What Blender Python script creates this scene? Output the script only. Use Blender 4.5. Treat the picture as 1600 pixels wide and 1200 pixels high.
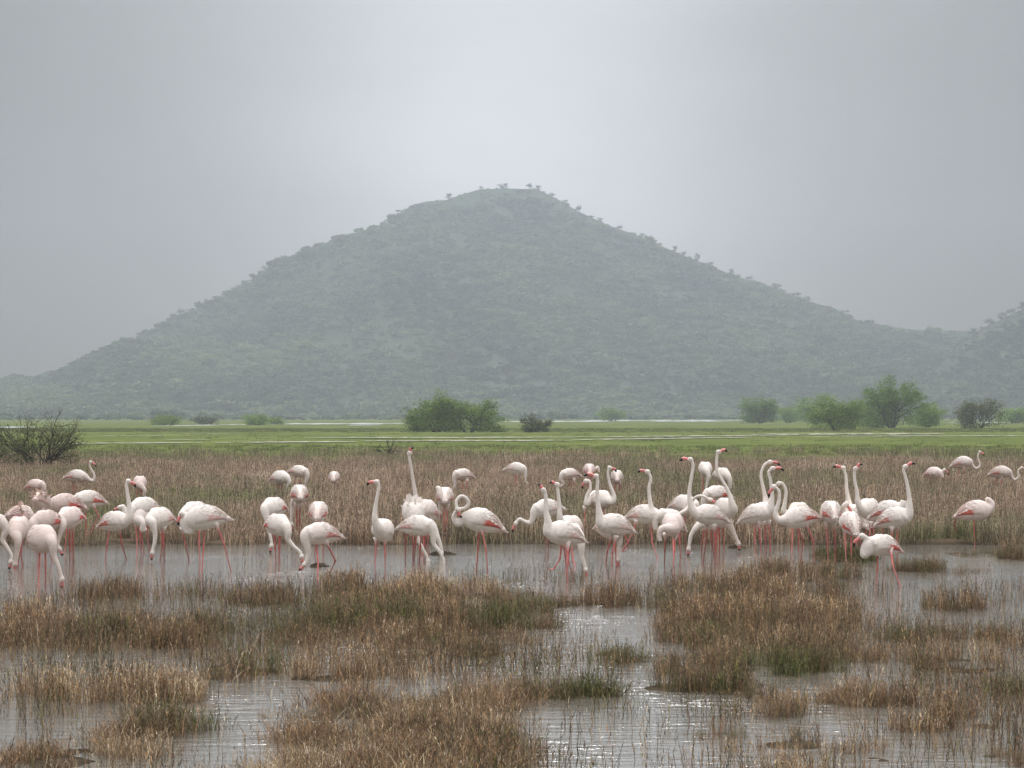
import bpy, math, random
import numpy as np

# ------------------------------------------------------------------ basics
for _o in list(bpy.data.objects):
    bpy.data.objects.remove(_o, do_unlink=True)
SC = bpy.context.scene
COL = SC.collection
RNG = np.random.default_rng(7)
random.seed(7)

F = 4444.0          # focal length in photo pixels (100 mm on 36 mm, 1600 px)
HORIZON = 649.0     # photo row of the horizon
CAMH = 2.0          # camera height above the water, metres


def depth_of(py):
    """distance of a ground point seen on photo row py"""
    return CAMH * F / (py - HORIZON)


def world(px, py, Y):
    """point on the ray through photo pixel (px, py) at distance Y"""
    return np.array([(px - 800.0) * Y / F, Y, CAMH - (py - HORIZON) * Y / F])


# ------------------------------------------------------------------ camera
cam_d = bpy.data.cameras.new('camera')
cam = bpy.data.objects.new('camera', cam_d)
COL.objects.link(cam)
cam.location = (0, 0, CAMH)
cam.rotation_euler = (math.radians(90), 0, 0)
cam_d.sensor_width = 36.0
cam_d.lens = 36.0 * F / 1600.0
cam_d.shift_y = (HORIZON - 600.0) / 1600.0
cam_d.clip_start = 0.5
cam_d.clip_end = 20000.0
SC.camera = cam

# ------------------------------------------------------------------ world, sun, exposure
SUN_EL = math.radians(27)
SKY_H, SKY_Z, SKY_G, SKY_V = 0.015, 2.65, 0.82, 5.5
W = bpy.data.worlds.new('World')
SC.world = W
W.use_nodes = True
nt = W.node_tree
nt.nodes.clear()


def N(tree, kind, **kw):
    n = tree.nodes.new(kind)
    for k, v in kw.items():
        setattr(n, k, v)
    return n


def math_node(tree, op, a, b=None, clamp=False):
    n = N(tree, 'ShaderNodeMath', operation=op, use_clamp=clamp)
    for i, v in enumerate((a, b)):
        if v is None:
            continue
        if isinstance(v, (int, float)):
            n.inputs[i].default_value = v
        else:
            tree.links.new(v, n.inputs[i])
    return n.outputs[0]


def mix_col(tree, fac, a, b, blend='MIX'):
    n = N(tree, 'ShaderNodeMix', data_type='RGBA', blend_type=blend)
    for idx, v in ((0, fac), (6, a), (7, b)):
        if isinstance(v, (int, float)):
            n.inputs[idx].default_value = v
        elif isinstance(v, tuple):
            n.inputs[idx].default_value = (v[0], v[1], v[2], 1)
        else:
            tree.links.new(v, n.inputs[idx])
    return n.outputs[2]


sky = N(nt, 'ShaderNodeTexSky', sky_type='NISHITA')
sky.sun_disc = False
sky.sun_elevation = SUN_EL
sky.sun_rotation = 0.0
sky.dust_density = 1.0
sky.air_density = 1.2
sky_bg = N(nt, 'ShaderNodeBackground')
sky_bg.inputs[1].default_value = 0.05
nt.links.new(sky.outputs[0], sky_bg.inputs[0])
# overcast layer: brighter towards the zenith, thinner cloud around the veiled sun behind the hill
tc = N(nt, 'ShaderNodeTexCoord')
sep = N(nt, 'ShaderNodeSeparateXYZ')
nt.links.new(tc.outputs['Generated'], sep.inputs[0])
zc = math_node(nt, 'MAXIMUM', sep.outputs[2], 0.0)
zen = math_node(nt, 'POWER', zc, 1.8)
dot = N(nt, 'ShaderNodeVectorMath', operation='DOT_PRODUCT')
gel = math.radians(4.0)
dot.inputs[1].default_value = (0.002, math.cos(gel), math.sin(gel))
nt.links.new(tc.outputs['Generated'], dot.inputs[0])
dmax = math_node(nt, 'MAXIMUM', dot.outputs['Value'], 0.0)
glow = math_node(nt, 'ADD', math_node(nt, 'MULTIPLY', math_node(nt, 'POWER', dmax, 330.0), 0.50), math_node(nt, 'MULTIPLY', math_node(nt, 'POWER', dmax, 60.0), 0.24))
# cloud lit through by the veiled sun itself, higher up
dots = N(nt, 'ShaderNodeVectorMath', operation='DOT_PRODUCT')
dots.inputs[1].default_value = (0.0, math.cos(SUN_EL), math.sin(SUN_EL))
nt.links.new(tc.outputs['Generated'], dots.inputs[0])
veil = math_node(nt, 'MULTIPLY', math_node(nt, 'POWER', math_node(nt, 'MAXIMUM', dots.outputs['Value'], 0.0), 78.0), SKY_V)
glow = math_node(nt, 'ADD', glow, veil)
noi = N(nt, 'ShaderNodeTexNoise')
noi.inputs['Scale'].default_value = 7.0
noi.inputs['Detail'].default_value = 3.0
nmap = N(nt, 'ShaderNodeMapping')
nmap.inputs['Scale'].default_value = (1.0, 1.0, 2.6)
nt.links.new(tc.outputs['Generated'], nmap.inputs[0])
nt.links.new(nmap.outputs[0], noi.inputs['Vector'])
cl = math_node(nt, 'MULTIPLY_ADD', noi.outputs[0], 0.5)
cl.node.inputs[2].default_value = 0.75
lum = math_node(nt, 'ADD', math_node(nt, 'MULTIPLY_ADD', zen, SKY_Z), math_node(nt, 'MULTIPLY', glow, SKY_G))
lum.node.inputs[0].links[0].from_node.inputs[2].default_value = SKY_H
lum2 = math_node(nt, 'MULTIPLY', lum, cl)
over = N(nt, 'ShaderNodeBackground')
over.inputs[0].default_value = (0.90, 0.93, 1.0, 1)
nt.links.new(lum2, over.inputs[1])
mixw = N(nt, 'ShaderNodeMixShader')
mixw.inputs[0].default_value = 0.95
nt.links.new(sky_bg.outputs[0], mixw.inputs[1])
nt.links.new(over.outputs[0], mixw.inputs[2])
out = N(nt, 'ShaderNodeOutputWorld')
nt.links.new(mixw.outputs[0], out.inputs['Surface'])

sun_d = bpy.data.lights.new('sun', 'SUN')
sun_d.energy = 0.8
sun_d.angle = math.radians(14)
sun_d.color = (1.0, 0.975, 0.94)
sun = bpy.data.objects.new('sun', sun_d)
COL.objects.link(sun)
sun.rotation_euler = (-(math.pi / 2 - SUN_EL), 0, 0)
sun.location = (0, 30, 60)

SC.view_settings.view_transform = 'Standard'
SC.view_settings.look = 'None'
SC.view_settings.exposure = 0.66
SC.view_settings.gamma = 1.0
SC.render.engine = 'CYCLES'
SC.cycles.use_denoising = True
SC.cycles.max_bounces = 6
SC.cycles.diffuse_bounces = 3
SC.cycles.glossy_bounces = 3
SC.cycles.transmission_bounces = 3
SC.cycles.volume_bounces = 1
SC.cycles.transparent_max_bounces = 8
SC.cycles.sample_clamp_indirect = 4.0
SC.cycles.use_fast_gi = False

# ------------------------------------------------------------------ mesh helpers


def vnoise(x, y, seed=0):
    """2-D value noise in 0..1, vectorised"""
    xi = np.floor(x).astype(np.int64)
    yi = np.floor(y).astype(np.int64)
    fx = x - xi
    fy = y - yi
    fx = fx * fx * (3 - 2 * fx)
    fy = fy * fy * (3 - 2 * fy)

    def h(a, b):
        n = (a * 374761393 + b * 668265263 + seed * 974634777) & 0x7fffffff
        n = ((n ^ (n >> 13)) * 1274126177) & 0x7fffffff
        return ((n ^ (n >> 16)) & 0xffff) / 65535.0
    return (h(xi, yi) * (1 - fx) + h(xi + 1, yi) * fx) * (1 - fy) + (h(xi, yi + 1) * (1 - fx) + h(xi + 1, yi + 1) * fx) * fy


def fbm(x, y, oct=4, seed=0):
    s = 0
    a = 0.5
    t = 0
    for k in range(oct):
        s = s + a * vnoise(x * 2 ** k, y * 2 ** k, seed + k)
        t += a
        a *= 0.5
    return s / t


class MB:
    """collects vertices, faces (3 or 4 corners) and a colour per vertex"""

    def __init__(self):
        self.v = []
        self.f = []
        self.c = []
        self.n = 0

    def add(self, v, f, c=(1, 1, 1)):
        v = np.asarray(v, float)
        self.v.append(v)
        self.f += [tuple(i + self.n for i in q) for q in f]
        c = np.asarray(c, float)
        if c.ndim == 1:
            c = np.tile(c, (len(v), 1))
        self.c.append(c)
        self.n += len(v)

    def tube(self, pts, rad, n=6, c=(1, 1, 1), cap=True):
        pts = np.asarray(pts, float)
        rad = np.broadcast_to(np.asarray(rad, float), (len(pts),))
        T = np.gradient(pts, axis=0)
        T /= np.linalg.norm(T, axis=1)[:, None] + 1e-9
        ref = np.array([0.31, 0.87, 0.12])
        u = np.cross(T[0], ref)
        if np.linalg.norm(u) < 1e-3:
            u = np.cross(T[0], [1, 0, 0])
        u /= np.linalg.norm(u)
        vs = []
        for i in range(len(pts)):
            u = u - T[i] * np.dot(u, T[i])
            u /= np.linalg.norm(u) + 1e-9
            w = np.cross(T[i], u)
            a = np.arange(n) / n * 2 * math.pi
            vs.append(pts[i] + rad[i] * (np.cos(a)[:, None] * u + np.sin(a)[:, None] * w))
        vs = np.concatenate(vs)
        fs = []
        for i in range(len(pts) - 1):
            for k in range(n):
                k2 = (k + 1) % n
                fs.append((i * n + k, i * n + k2, (i + 1) * n + k2, (i + 1) * n + k))
        if cap:
            fs.append(tuple(range(n - 1, -1, -1)))
            fs.append(tuple((len(pts) - 1) * n + k for k in range(n)))
        c = np.asarray(c, float)
        if c.ndim == 2:
            c = np.repeat(c, n, axis=0)
        self.add(vs, fs, c)

    def mesh(self, name, smooth=True):
        me = bpy.data.meshes.new(name)
        v = np.concatenate(self.v)
        me.from_pydata(v.tolist(), [], self.f)
        at = me.attributes.new('Col', 'FLOAT_COLOR', 'POINT')
        c = np.concatenate(self.c)
        c4 = np.ones((len(c), 4), np.float32)
        c4[:, :c.shape[1]] = c
        at.data.foreach_set('color', c4.ravel())
        if smooth:
            me.polygons.foreach_set('use_smooth', [True] * len(me.polygons))
        me.update()
        return me


def fast_mesh(name, v, quads, col=None, smooth=False):
    """mesh from a vertex array and an (n,4) or (n,3) index array"""
    me = bpy.data.meshes.new(name)
    v = np.asarray(v, np.float32)
    q = np.asarray(quads, np.int32)
    k = q.shape[1]
    me.vertices.add(len(v))
    me.vertices.foreach_set('co', v.ravel())
    me.loops.add(q.size)
    me.loops.foreach_set('vertex_index', q.ravel())
    me.polygons.add(len(q))
    me.polygons.foreach_set('loop_start', np.arange(0, q.size, k, dtype=np.int32))
    me.polygons.foreach_set('use_smooth', np.full(len(q), smooth))
    if col is not None:
        at = me.attributes.new('Col', 'FLOAT_COLOR', 'POINT')
        c4 = np.ones((len(v), 4), np.float32)
        c4[:, :3] = col
        at.data.foreach_set('color', c4.ravel())
    me.update(calc_edges=True)
    me.validate()
    return me


def link(name, me, mat=None, parent=None, label=None, cat=None, group=None, kind=None, loc=None):
    o = bpy.data.objects.new(name, me)
    COL.objects.link(o)
    if mat is not None:
        if me.materials:
            me.materials[0] = mat
        else:
            me.materials.append(mat)
    if parent is not None:
        o.parent = parent
    if loc is not None:
        o.location = [float(t) for t in loc]
    for k, val in (('label', label), ('category', cat), ('group', group), ('kind', kind)):
        if val:
            o[k] = val
    return o


def empty(name, loc, label, cat, group=None):
    o = bpy.data.objects.new(name, None)
    COL.objects.link(o)
    o.empty_display_size = 0.2
    o.location = [float(t) for t in loc]
    o['label'] = label
    o['category'] = cat
    if group:
        o['group'] = group
    return o


# ------------------------------------------------------------------ materials


def new_mat(name):
    m = bpy.data.materials.new(name)
    m.use_nodes = True
    t = m.node_tree
    p = t.nodes['Principled BSDF']
    return m, t, p


def ramp(tree, fac, stops):
    n = N(tree, 'ShaderNodeValToRGB')
    el = n.color_ramp.elements
    while len(el) < len(stops):
        el.new(0.5)
    for e, (p, c) in zip(el, stops):
        e.position = p
        e.color = (c[0], c[1], c[2], 1)
    tree.links.new(fac, n.inputs[0])
    return n.outputs[0]


def noise(tree, scale, detail=4.0, vec=None, rough=0.55):
    n = N(tree, 'ShaderNodeTexNoise')
    n.inputs['Scale'].default_value = scale
    n.inputs['Detail'].default_value = detail
    n.inputs['Roughness'].default_value = rough
    if vec is not None:
        tree.links.new(vec, n.inputs['Vector'])
    return n.outputs[0]


def objcoord(tree, scale=(1, 1, 1)):
    c = N(tree, 'ShaderNodeTexCoord')
    mp = N(tree, 'ShaderNodeMapping')
    mp.inputs['Scale'].default_value = scale
    tree.links.new(c.outputs['Object'], mp.inputs[0])
    return mp.outputs[0]


def bump(tree, p, height, strength, dist=0.05):
    b = N(tree, 'ShaderNodeBump')
    b.inputs['Strength'].default_value = strength
    b.inputs['Distance'].default_value = dist
    tree.links.new(height, b.inputs['Height'])
    tree.links.new(b.outputs[0], p.inputs['Normal'])


def mat_ground():
    """wet mud by the water, dry litter under the reeds, green meadow farther out: real cover, by distance"""
    m, t, p = new_mat('ground')
    g = N(t, 'ShaderNodeNewGeometry')
    sp = N(t, 'ShaderNodeSeparateXYZ')
    t.links.new(g.outputs['Position'], sp.inputs[0])
    v = objcoord(t)
    n1 = noise(t, 3.0, 6, v)
    n2 = noise(t, 0.05, 5, v)
    n3 = noise(t, 0.5, 5, objcoord(t, (0.25, 0.06, 1)))
    mud = ramp(t, n1, [(0.3, (0.028, 0.022, 0.015)), (0.55, (0.06, 0.046, 0.03)), (0.75, (0.10, 0.08, 0.05))])
    lit = ramp(t, n1, [(0.3, (0.09, 0.066, 0.042)), (0.7, (0.17, 0.125, 0.085))])
    green = ramp(t, n3, [(0.25, (0.08, 0.095, 0.03)), (0.5, (0.11, 0.13, 0.038)), (0.75, (0.155, 0.165, 0.055))])
    # height above the water line -> mud / litter
    hz = math_node(t, 'MULTIPLY', sp.outputs[2], 12.0, True)
    near = mix_col(t, hz, mud, lit)
    yd = math_node(t, 'MULTIPLY_ADD', n2, 70.0)
    t.links.new(sp.outputs[1], yd.node.inputs[2])
    yg = N(t, 'ShaderNodeMapRange')
    t.links.new(yd, yg.inputs[0])
    yg.inputs[1].default_value = 140
    yg.inputs[2].default_value = 200
    col = mix_col(t, yg.outputs[0], near, green)
    t.links.new(col, p.inputs['Base Color'])
    p.inputs['Roughness'].default_value = 0.95
    p.inputs['Specular IOR Level'].default_value = 0.0
    bump(t, p, n1, 0.6, 0.03)
    return m


def mat_water():
    m, t, p = new_mat('water')
    p.inputs['Base Color'].default_value = (0.14, 0.125, 0.10, 1)
    p.inputs['Roughness'].default_value = 0.045
    p.inputs['IOR'].default_value = 1.333
    a = noise(t, 1.0, 4, objcoord(t, (3.2, 7.0, 1)))
    b = noise(t, 1.0, 2, objcoord(t, (13.0, 22.0, 1)))
    calm = noise(t, 1.0, 3, objcoord(t, (0.55, 0.28, 1)))
    k = math_node(t, 'MULTIPLY_ADD', calm, 2.6)
    k.node.inputs[2].default_value = -0.55
    k = math_node(t, 'MAXIMUM', k, 0.4)
    s = math_node(t, 'ADD', math_node(t, 'MULTIPLY', a, 1.0), math_node(t, 'MULTIPLY', b, 0.3))
    bump(t, p, math_node(t, 'MULTIPLY', s, k), 0.46, 0.03)
    return m


def mat_simple(name, stops, scale, rough=0.85, stretch=(1, 1, 1), bstr=0.3):
    m, t, p = new_mat(name)
    n = noise(t, scale, 6, objcoord(t, stretch))
    t.links.new(ramp(t, n, stops), p.inputs['Base Color'])
    p.inputs['Roughness'].default_value = rough
    p.inputs['Specular IOR Level'].default_value = 0.0
    if bstr:
        bump(t, p, n, bstr, 0.02)
    return m


def mat_blades(name, stops, trans=0.3, spread=0.45):
    """dry blades: palette picked by the clump (instancer tint) and by the blade"""
    m, t, p = new_mat(name)
    ti = N(t, 'ShaderNodeAttribute', attribute_type='INSTANCER', attribute_name='tint')
    bl = N(t, 'ShaderNodeAttribute', attribute_type='GEOMETRY', attribute_name='Col')
    sp = N(t, 'ShaderNodeSeparateColor')
    t.links.new(bl.outputs['Color'], sp.inputs[0])
    f = math_node(t, 'MULTIPLY_ADD', math_node(t, 'SUBTRACT', sp.outputs[0], 0.5), spread)
    t.links.new(math_node(t, 'ADD', ti.outputs['Fac'], sp.outputs[2]), f.node.inputs[2])
    c = ramp(t, f, stops)
    # per-blade brightness
    hsv = N(t, 'ShaderNodeHueSaturation')
    t.links.new(c, hsv.inputs['Color'])
    val = math_node(t, 'MULTIPLY_ADD', math_node(t, 'POWER', sp.outputs[1], 2.2), 1.75)
    val.node.inputs[2].default_value = 0.38
    t.links.new(val, hsv.inputs['Value'])
    t.links.new(hsv.outputs[0], p.inputs['Base Color'])
    p.inputs['Roughness'].default_value = 0.7
    p.inputs['Specular IOR Level'].default_value = 0.2
    tr = N(t, 'ShaderNodeBsdfTranslucent')
    t.links.new(hsv.outputs[0], tr.inputs[0])
    mx = N(t, 'ShaderNodeMixShader')
    mx.inputs[0].default_value = trans
    t.links.new(p.outputs[0], mx.inputs[1])
    t.links.new(tr.outputs[0], mx.inputs[2])
    o = t.nodes['Material Output']
    t.links.new(mx.outputs[0], o.inputs['Surface'])
    return m


def mat_leaves(name, dark, light, trans=0.35, patch=False):
    m, t, p = new_mat(name)
    bl = N(t, 'ShaderNodeAttribute', attribute_type='GEOMETRY', attribute_name='Col')
    sp = N(t, 'ShaderNodeSeparateColor')
    t.links.new(bl.outputs['Color'], sp.inputs[0])
    oi = N(t, 'ShaderNodeObjectInfo')
    f = math_node(t, 'MULTIPLY_ADD', math_node(t, 'SUBTRACT', oi.outputs['Random'], 0.5), 0.5)
    if patch:
        ti = N(t, 'ShaderNodeAttribute', attribute_type='INSTANCER', attribute_name='tint')
        g2 = math_node(t, 'MULTIPLY_ADD', math_node(t, 'SUBTRACT', ti.outputs['Fac'], 0.5), 1.1)
        t.links.new(sp.outputs[0], g2.node.inputs[2])
        t.links.new(g2, f.node.inputs[2])
    else:
        t.links.new(sp.outputs[0], f.node.inputs[2])
    c = ramp(t, f, [(0.0, dark), (1.0, light)])
    t.links.new(c, p.inputs['Base Color'])
    p.inputs['Roughness'].default_value = 0.6
    p.inputs['Specular IOR Level'].default_value = 0.25
    tr = N(t, 'ShaderNodeBsdfTranslucent')
    t.links.new(c, tr.inputs[0])
    mx = N(t, 'ShaderNodeMixShader')
    mx.inputs[0].default_value = trans
    t.links.new(p.outputs[0], mx.inputs[1])
    t.links.new(tr.outputs[0], mx.inputs[2])
    t.links.new(mx.outputs[0], t.nodes['Material Output'].inputs['Surface'])
    return m


def mat_bird(name, rough, fine):
    """colour of each feather tract comes with the mesh; fine barbs and grain from noise"""
    m, t, p = new_mat(name)
    bl = N(t, 'ShaderNodeAttribute', attribute_type='GEOMETRY', attribute_name='Col')
    v = objcoord(t)
    n = noise(t, fine, 4, v)
    k = ramp(t, n, [(0.3, (0.86, 0.84, 0.82)), (0.6, (1, 1, 1))])
    t.links.new(mix_col(t, 1.0, bl.outputs['Color'], k, 'MULTIPLY'), p.inputs['Base Color'])
    p.inputs['Roughness'].default_value = rough
    p.inputs['Specular IOR Level'].default_value = 0.25
    bump(t, p, n, 0.35, 0.01)
    return m


M = {}
M['ground'] = mat_ground()
M['water'] = mat_water()
M['mud'] = mat_simple('mud', [(0.3, (0.02, 0.016, 0.011)), (0.7, (0.07, 0.055, 0.036))], 14, 0.6)
M['track'] = mat_simple('track', [(0.3, (0.22, 0.22, 0.14)), (0.7, (0.40, 0.38, 0.29))], 0.3, 0.9, (0.3, 0.3, 1), 0)
M['salt'] = mat_simple('salt', [(0.3, (0.30, 0.31, 0.27)), (0.7, (0.55, 0.55, 0.52))], 0.05, 0.8, (1, 1, 1), 0)
M['hill'] = mat_simple('hill', [(0.25, (0.05, 0.066, 0.038)), (0.5, (0.066, 0.082, 0.048)), (0.75, (0.088, 0.10, 0.062))], 0.012, 0.95, (1, 1, 1), 0)
DRY = [(0.0, (0.095, 0.105, 0.03)), (0.18, (0.135, 0.122, 0.042)), (0.35, (0.165, 0.125, 0.064)),
       (0.52, (0.185, 0.12, 0.082)), (0.70, (0.285, 0.162, 0.078)), (0.88, (0.36, 0.25, 0.13)), (1.0, (0.50, 0.40, 0.27))]
M['dry'] = mat_blades('dry_blades', DRY, 0.22)
REED = [(0.0, (0.16, 0.175, 0.065)), (0.18, (0.225, 0.21, 0.105)), (0.35, (0.285, 0.235, 0.155)),
        (0.52, (0.29, 0.205, 0.148)), (0.70, (0.35, 0.235, 0.145)), (0.88, (0.46, 0.365, 0.26)), (1.0, (0.56, 0.47, 0.36))]
M['reed'] = mat_blades('reed_blades', REED, 0.3)
M['green'] = mat_blades('green_blades', [(0.0, (0.08, 0.10, 0.03)), (0.5, (0.125, 0.145, 0.045)), (1.0, (0.20, 0.195, 0.075))], 0.35)
M['leaf'] = mat_leaves('leaves', (0.065, 0.12, 0.014), (0.23, 0.35, 0.05), 0.45)
M['leaf_b'] = mat_leaves('bright_leaves', (0.075, 0.13, 0.015), (0.23, 0.32, 0.05), 0.42)
M['leaf_d'] = mat_leaves('dark_leaves', (0.04, 0.048, 0.016), (0.13, 0.135, 0.045))
M['scrub'] = mat_leaves('scrub_leaves', (0.018, 0.038, 0.012), (0.17, 0.22, 0.075), 0.35, True)
M['ridge_leaf'] = mat_leaves('ridge_leaves', (0.022, 0.04, 0.015), (0.10, 0.13, 0.05))
M['bark'] = mat_simple('bark', [(0.3, (0.035, 0.028, 0.022)), (0.7, (0.10, 0.085, 0.07))], 12, 0.9)
M['plumage'] = mat_bird('plumage', 0.8, 45.0)
M['horn'] = mat_bird('bill_horn', 0.45, 60.0)

# ------------------------------------------------------------------ the marsh: where the grass clumps stand
# photo pixel of the clump's foot, half sizes in photo pixels, blade height (m), palette position, tufts per m2, style
CL = [
    (60, 1003, 110, 10, .30, .60, 60, 'm'), (170, 1006, 120, 12, .29, .50, 70, 'm'), (290, 1000, 75, 13, .30, .35, 70, 'm'),
    (240, 985, 130, 10, .28, .62, 45, 's'), (40, 985, 70, 8, .30, .60, 45, 's'), (310, 1022, 60, 7, .15, .35, 50, 'c'),
    (560, 985, 110, 22, .31, .32, 60, 'm'), (660, 960, 130, 26, .31, .50, 60, 's'), (650, 985, 130, 22, .29, .20, 60, 'm'),
    (760, 985, 100, 20, .29, .50, 55, 'm'), (800, 958, 55, 12, .28, .52, 45, 's'), (500, 1000, 70, 14, .24, .55, 60, 'm'),
    (590, 925, 110, 9, .27, .55, 30, 's'), (720, 930, 110, 10, .28, .55, 34, 's'), (640, 1020, 110, 18, .24, .40, 60, 'm'),
    (780, 1012, 80, 12, .22, .52, 50, 'm'),
    (390, 1052, 80, 10, .22, .22, 70, 'm'), (500, 1060, 80, 9, .24, .45, 60, 'm'), (580, 1050, 80, 14, .24, .48, 50, 'm'),
    (820, 1088, 80, 16, .30, .60, 85, 'd'), (905, 1092, 65, 12, .27, .58, 80, 'd'),
    (200, 1090, 110, 12, .27, .58, 45, 's'), (130, 1085, 60, 10, .25, .6, 30, 's'), (250, 1138, 75, 12, .26, .55, 80, 'm'),
    (290, 1095, 60, 16, .28, .65, 60, 'm'), (110, 1185, 100, 28, .22, .75, 80, 'd'), (190, 1160, 70, 20, .20, .80, 70, 'd'),
    (560, 1120, 130, 30, .28, .62, 60, 'd'), (700, 1130, 130, 36, .29, .68, 62, 'd'), (640, 1185, 190, 36, .24, .78, 66, 'd'),
    (480, 1180, 70, 40, .25, .80, 62, 'd'), (790, 1190, 80, 30, .27, .72, 62, 'd'), (560, 1235, 260, 40, .24, .75, 60, 'd'),
    (800, 1250, 120, 35, .26, .70, 60, 'd'), (120, 1240, 150, 25, .22, .75, 60, 'd'),
    (960, 1026, 70, 9, .19, .22, 55, 'm'), (1060, 1075, 90, 12, .25, .45, 34, 's'), (1150, 1080, 80, 12, .27, .38, 60, 'm'),
    (1130, 925, 90, 12, .29, .58, 45, 's'), (1200, 905, 120, 10, .27, .55, 30, 's'), (1260, 940, 110, 10, .29, .56, 55, 's'), (1130, 960, 110, 26, .29, .52, 55, 'm'),
    (1230, 975, 120, 20, .27, .58, 45, 's'), (1070, 985, 70, 20, .27, .48, 45, 'm'), (1180, 1010, 110, 20, .26, .62, 55, 'm'),
    (1240, 1040, 110, 20, .26, .30, 65, 'm'), (1130, 1040, 90, 16, .24, .58, 45, 'm'), (1290, 1020, 70, 16, .25, .35, 55, 'm'),
    (1315, 1095, 48, 14, .28, .80, 95, 'd'), (1230, 1105, 80, 16, .22, .62, 60, 'm'), (1365, 1100, 40, 8, .22, .55, 60, 'm'),
    (1460, 1005, 110, 9, .20, .48, 55, 'm'), (1560, 1000, 70, 9, .20, .48, 50, 'm'), (1480, 1040, 130, 24, .22, .60, 34, 'm'),
    (1545, 1075, 70, 12, .20, .40, 80, 'm'), (1430, 1125, 90, 16, .26, .66, 45, 's'), (1510, 1135, 90, 14, .26, .62, 38, 's'),
    (1240, 1165, 100, 18, .20, .55, 60, 'm'), (1150, 1150, 70, 10, .17, .5, 50, 'm'), (1420, 1185, 130, 18, .20, .65, 45, 'm'),
    (1560, 1190, 90, 20, .22, .60, 40, 'm'), (1300, 1215, 180, 16, .2, .6, 40, 'm'),
    (1440, 893, 90, 6, .20, .55, 55, 'm'), (1585, 874, 50, 5, .26, .45, 60, 'm'), (1500, 866, 60, 4, .2, .45, 40, 'm'),
]
# isolated tussocks that stand free in the water: things of their own
TUSS = [
    (168, 932, 52, 6, .30, .52, 75, 's', 'low dark grass tussock with thin stalks behind the long brown bank'),
    (410, 942, 55, 7, .27, .50, 80, 's', 'wide dark grass tussock in open water, right of the wading pair with spread legs'),
    (955, 944, 50, 7, .28, .60, 95, 's', 'round reddish brown grass tussock in front of the stretching birds'),
    (880, 946, 40, 4, .16, .48, 70, 'm', 'small sparse grass tussock beside the round reddish one'),
    (1490, 950, 48, 7, .26, .56, 80, 's', 'purplish brown grass tussock standing alone behind the dark low grass band'),
    (1322, 873, 52, 6, .22, .18, 110, 'm', 'green grass tussock under the birds with the crossed necks'),
]
MOUNDS = [(497, 885, 24, 3.0, 'small dark mud mound by the feeding bird with lifted foot'),
          (690, 866, 34, 3.0, 'dark mud mound under the two drooping necks'),
          (1150, 856, 22, 2.0, 'thin strip of dark mud beneath the drooping neck by the tall bird')]


def ellipse_world(cx, cy, rx, ry):
    d = depth_of(cy)
    dn = depth_of(cy + ry)
    df = depth_of(cy - ry)
    return (cx - 800) * d / F, d, rx * d / F, (df - dn) / 2


CLW = [ellipse_world(*c[:4]) for c in CL]
TUW = [ellipse_world(*c[:4]) for c in TUSS]


def bank(X):
    return 43.6 + 1.6 * (fbm(X * 0.35 + 50, X * 0 + 3.3, 3, 5) - 0.5) + 0.9 * (vnoise(X * 1.7 + 9, X * 0, 8) - 0.5)


def bank_far(X):
    return 44.5 + 0 * X


def ground_z(X, Y):
    X = np.asarray(X, float)
    Y = np.asarray(Y, float)
    z = np.full(np.broadcast(X, Y).shape, -0.13)
    for (cx, cy, rx, ry) in CLW:
        wob = 0.75 + 0.5 * vnoise(X * 1.3 + cx, Y * 0.9 + cy, 11)
        r = np.sqrt(((X - cx) / rx) ** 2 + ((Y - cy) / ry) ** 2) / wob
        z = np.maximum(z, -0.13 + 0.125 * np.clip(1.6 - 1.2 * r, 0, 1))
    z = z + 0.09 * (fbm(X * 2.5, Y * 1.8, 4, 21) - 0.5)
    t = np.clip((Y - bank(X)) / 0.9, 0, 1)
    land = 0.06 + 0.05 * (fbm(X * 0.4, Y * 0.25, 3, 31) - 0.5) + 0.03 * (fbm(X * 1.7, Y * 1.7, 2, 33) - .5)
    z = z * (1 - t) + land * t
    # the small pools in the reeds
    for (px, py, rx, ry) in ((790, 778, 62, 3.2), (1120, 786, 40, 2.0), (1480, 852, 75, 1.2)):
        cx, cy, ax, ay = ellipse_world(px, py, rx, ry)
        r = np.sqrt(((X - cx) / ax) ** 2 + ((Y - cy) / ay) ** 2)
        z = z - 0.25 * np.clip(1.25 - r, 0, 1)
    return z


# ------------------------------------------------------------------ ground sheet
rows = np.concatenate([np.linspace(4, 13, 20), np.arange(13.2, 48, 0.13), 48 * (2760 / 48.0) ** np.linspace(0.004, 1, 190)])
ncol = 420
u = np.linspace(-1, 1, ncol)
uu = 0.16 * u + 0.84 * u ** 3
Wd = 30 + 0.62 * rows
GX = uu[None, :] * Wd[:, None]
GY = np.repeat(rows[:, None], ncol, axis=1)
GZ = ground_z(GX, GY)
idx = np.arange(len(rows) * ncol).reshape(len(rows), ncol)
q = np.stack([idx[:-1, :-1], idx[:-1, 1:], idx[1:, 1:], idx[1:, :-1]], -1).reshape(-1, 4)
link('ground', fast_mesh('ground', np.stack([GX, GY, GZ], -1).reshape(-1, 3), q, smooth=True), M['ground'], kind='structure')

# water sheet of the flooded marsh
link('water', fast_mesh('water', [(-40, 4, 0), (40, 4, 0), (55, 74, 0), (-55, 74, 0)], [(0, 1, 2, 3)]), M['water'], kind='structure')


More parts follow.
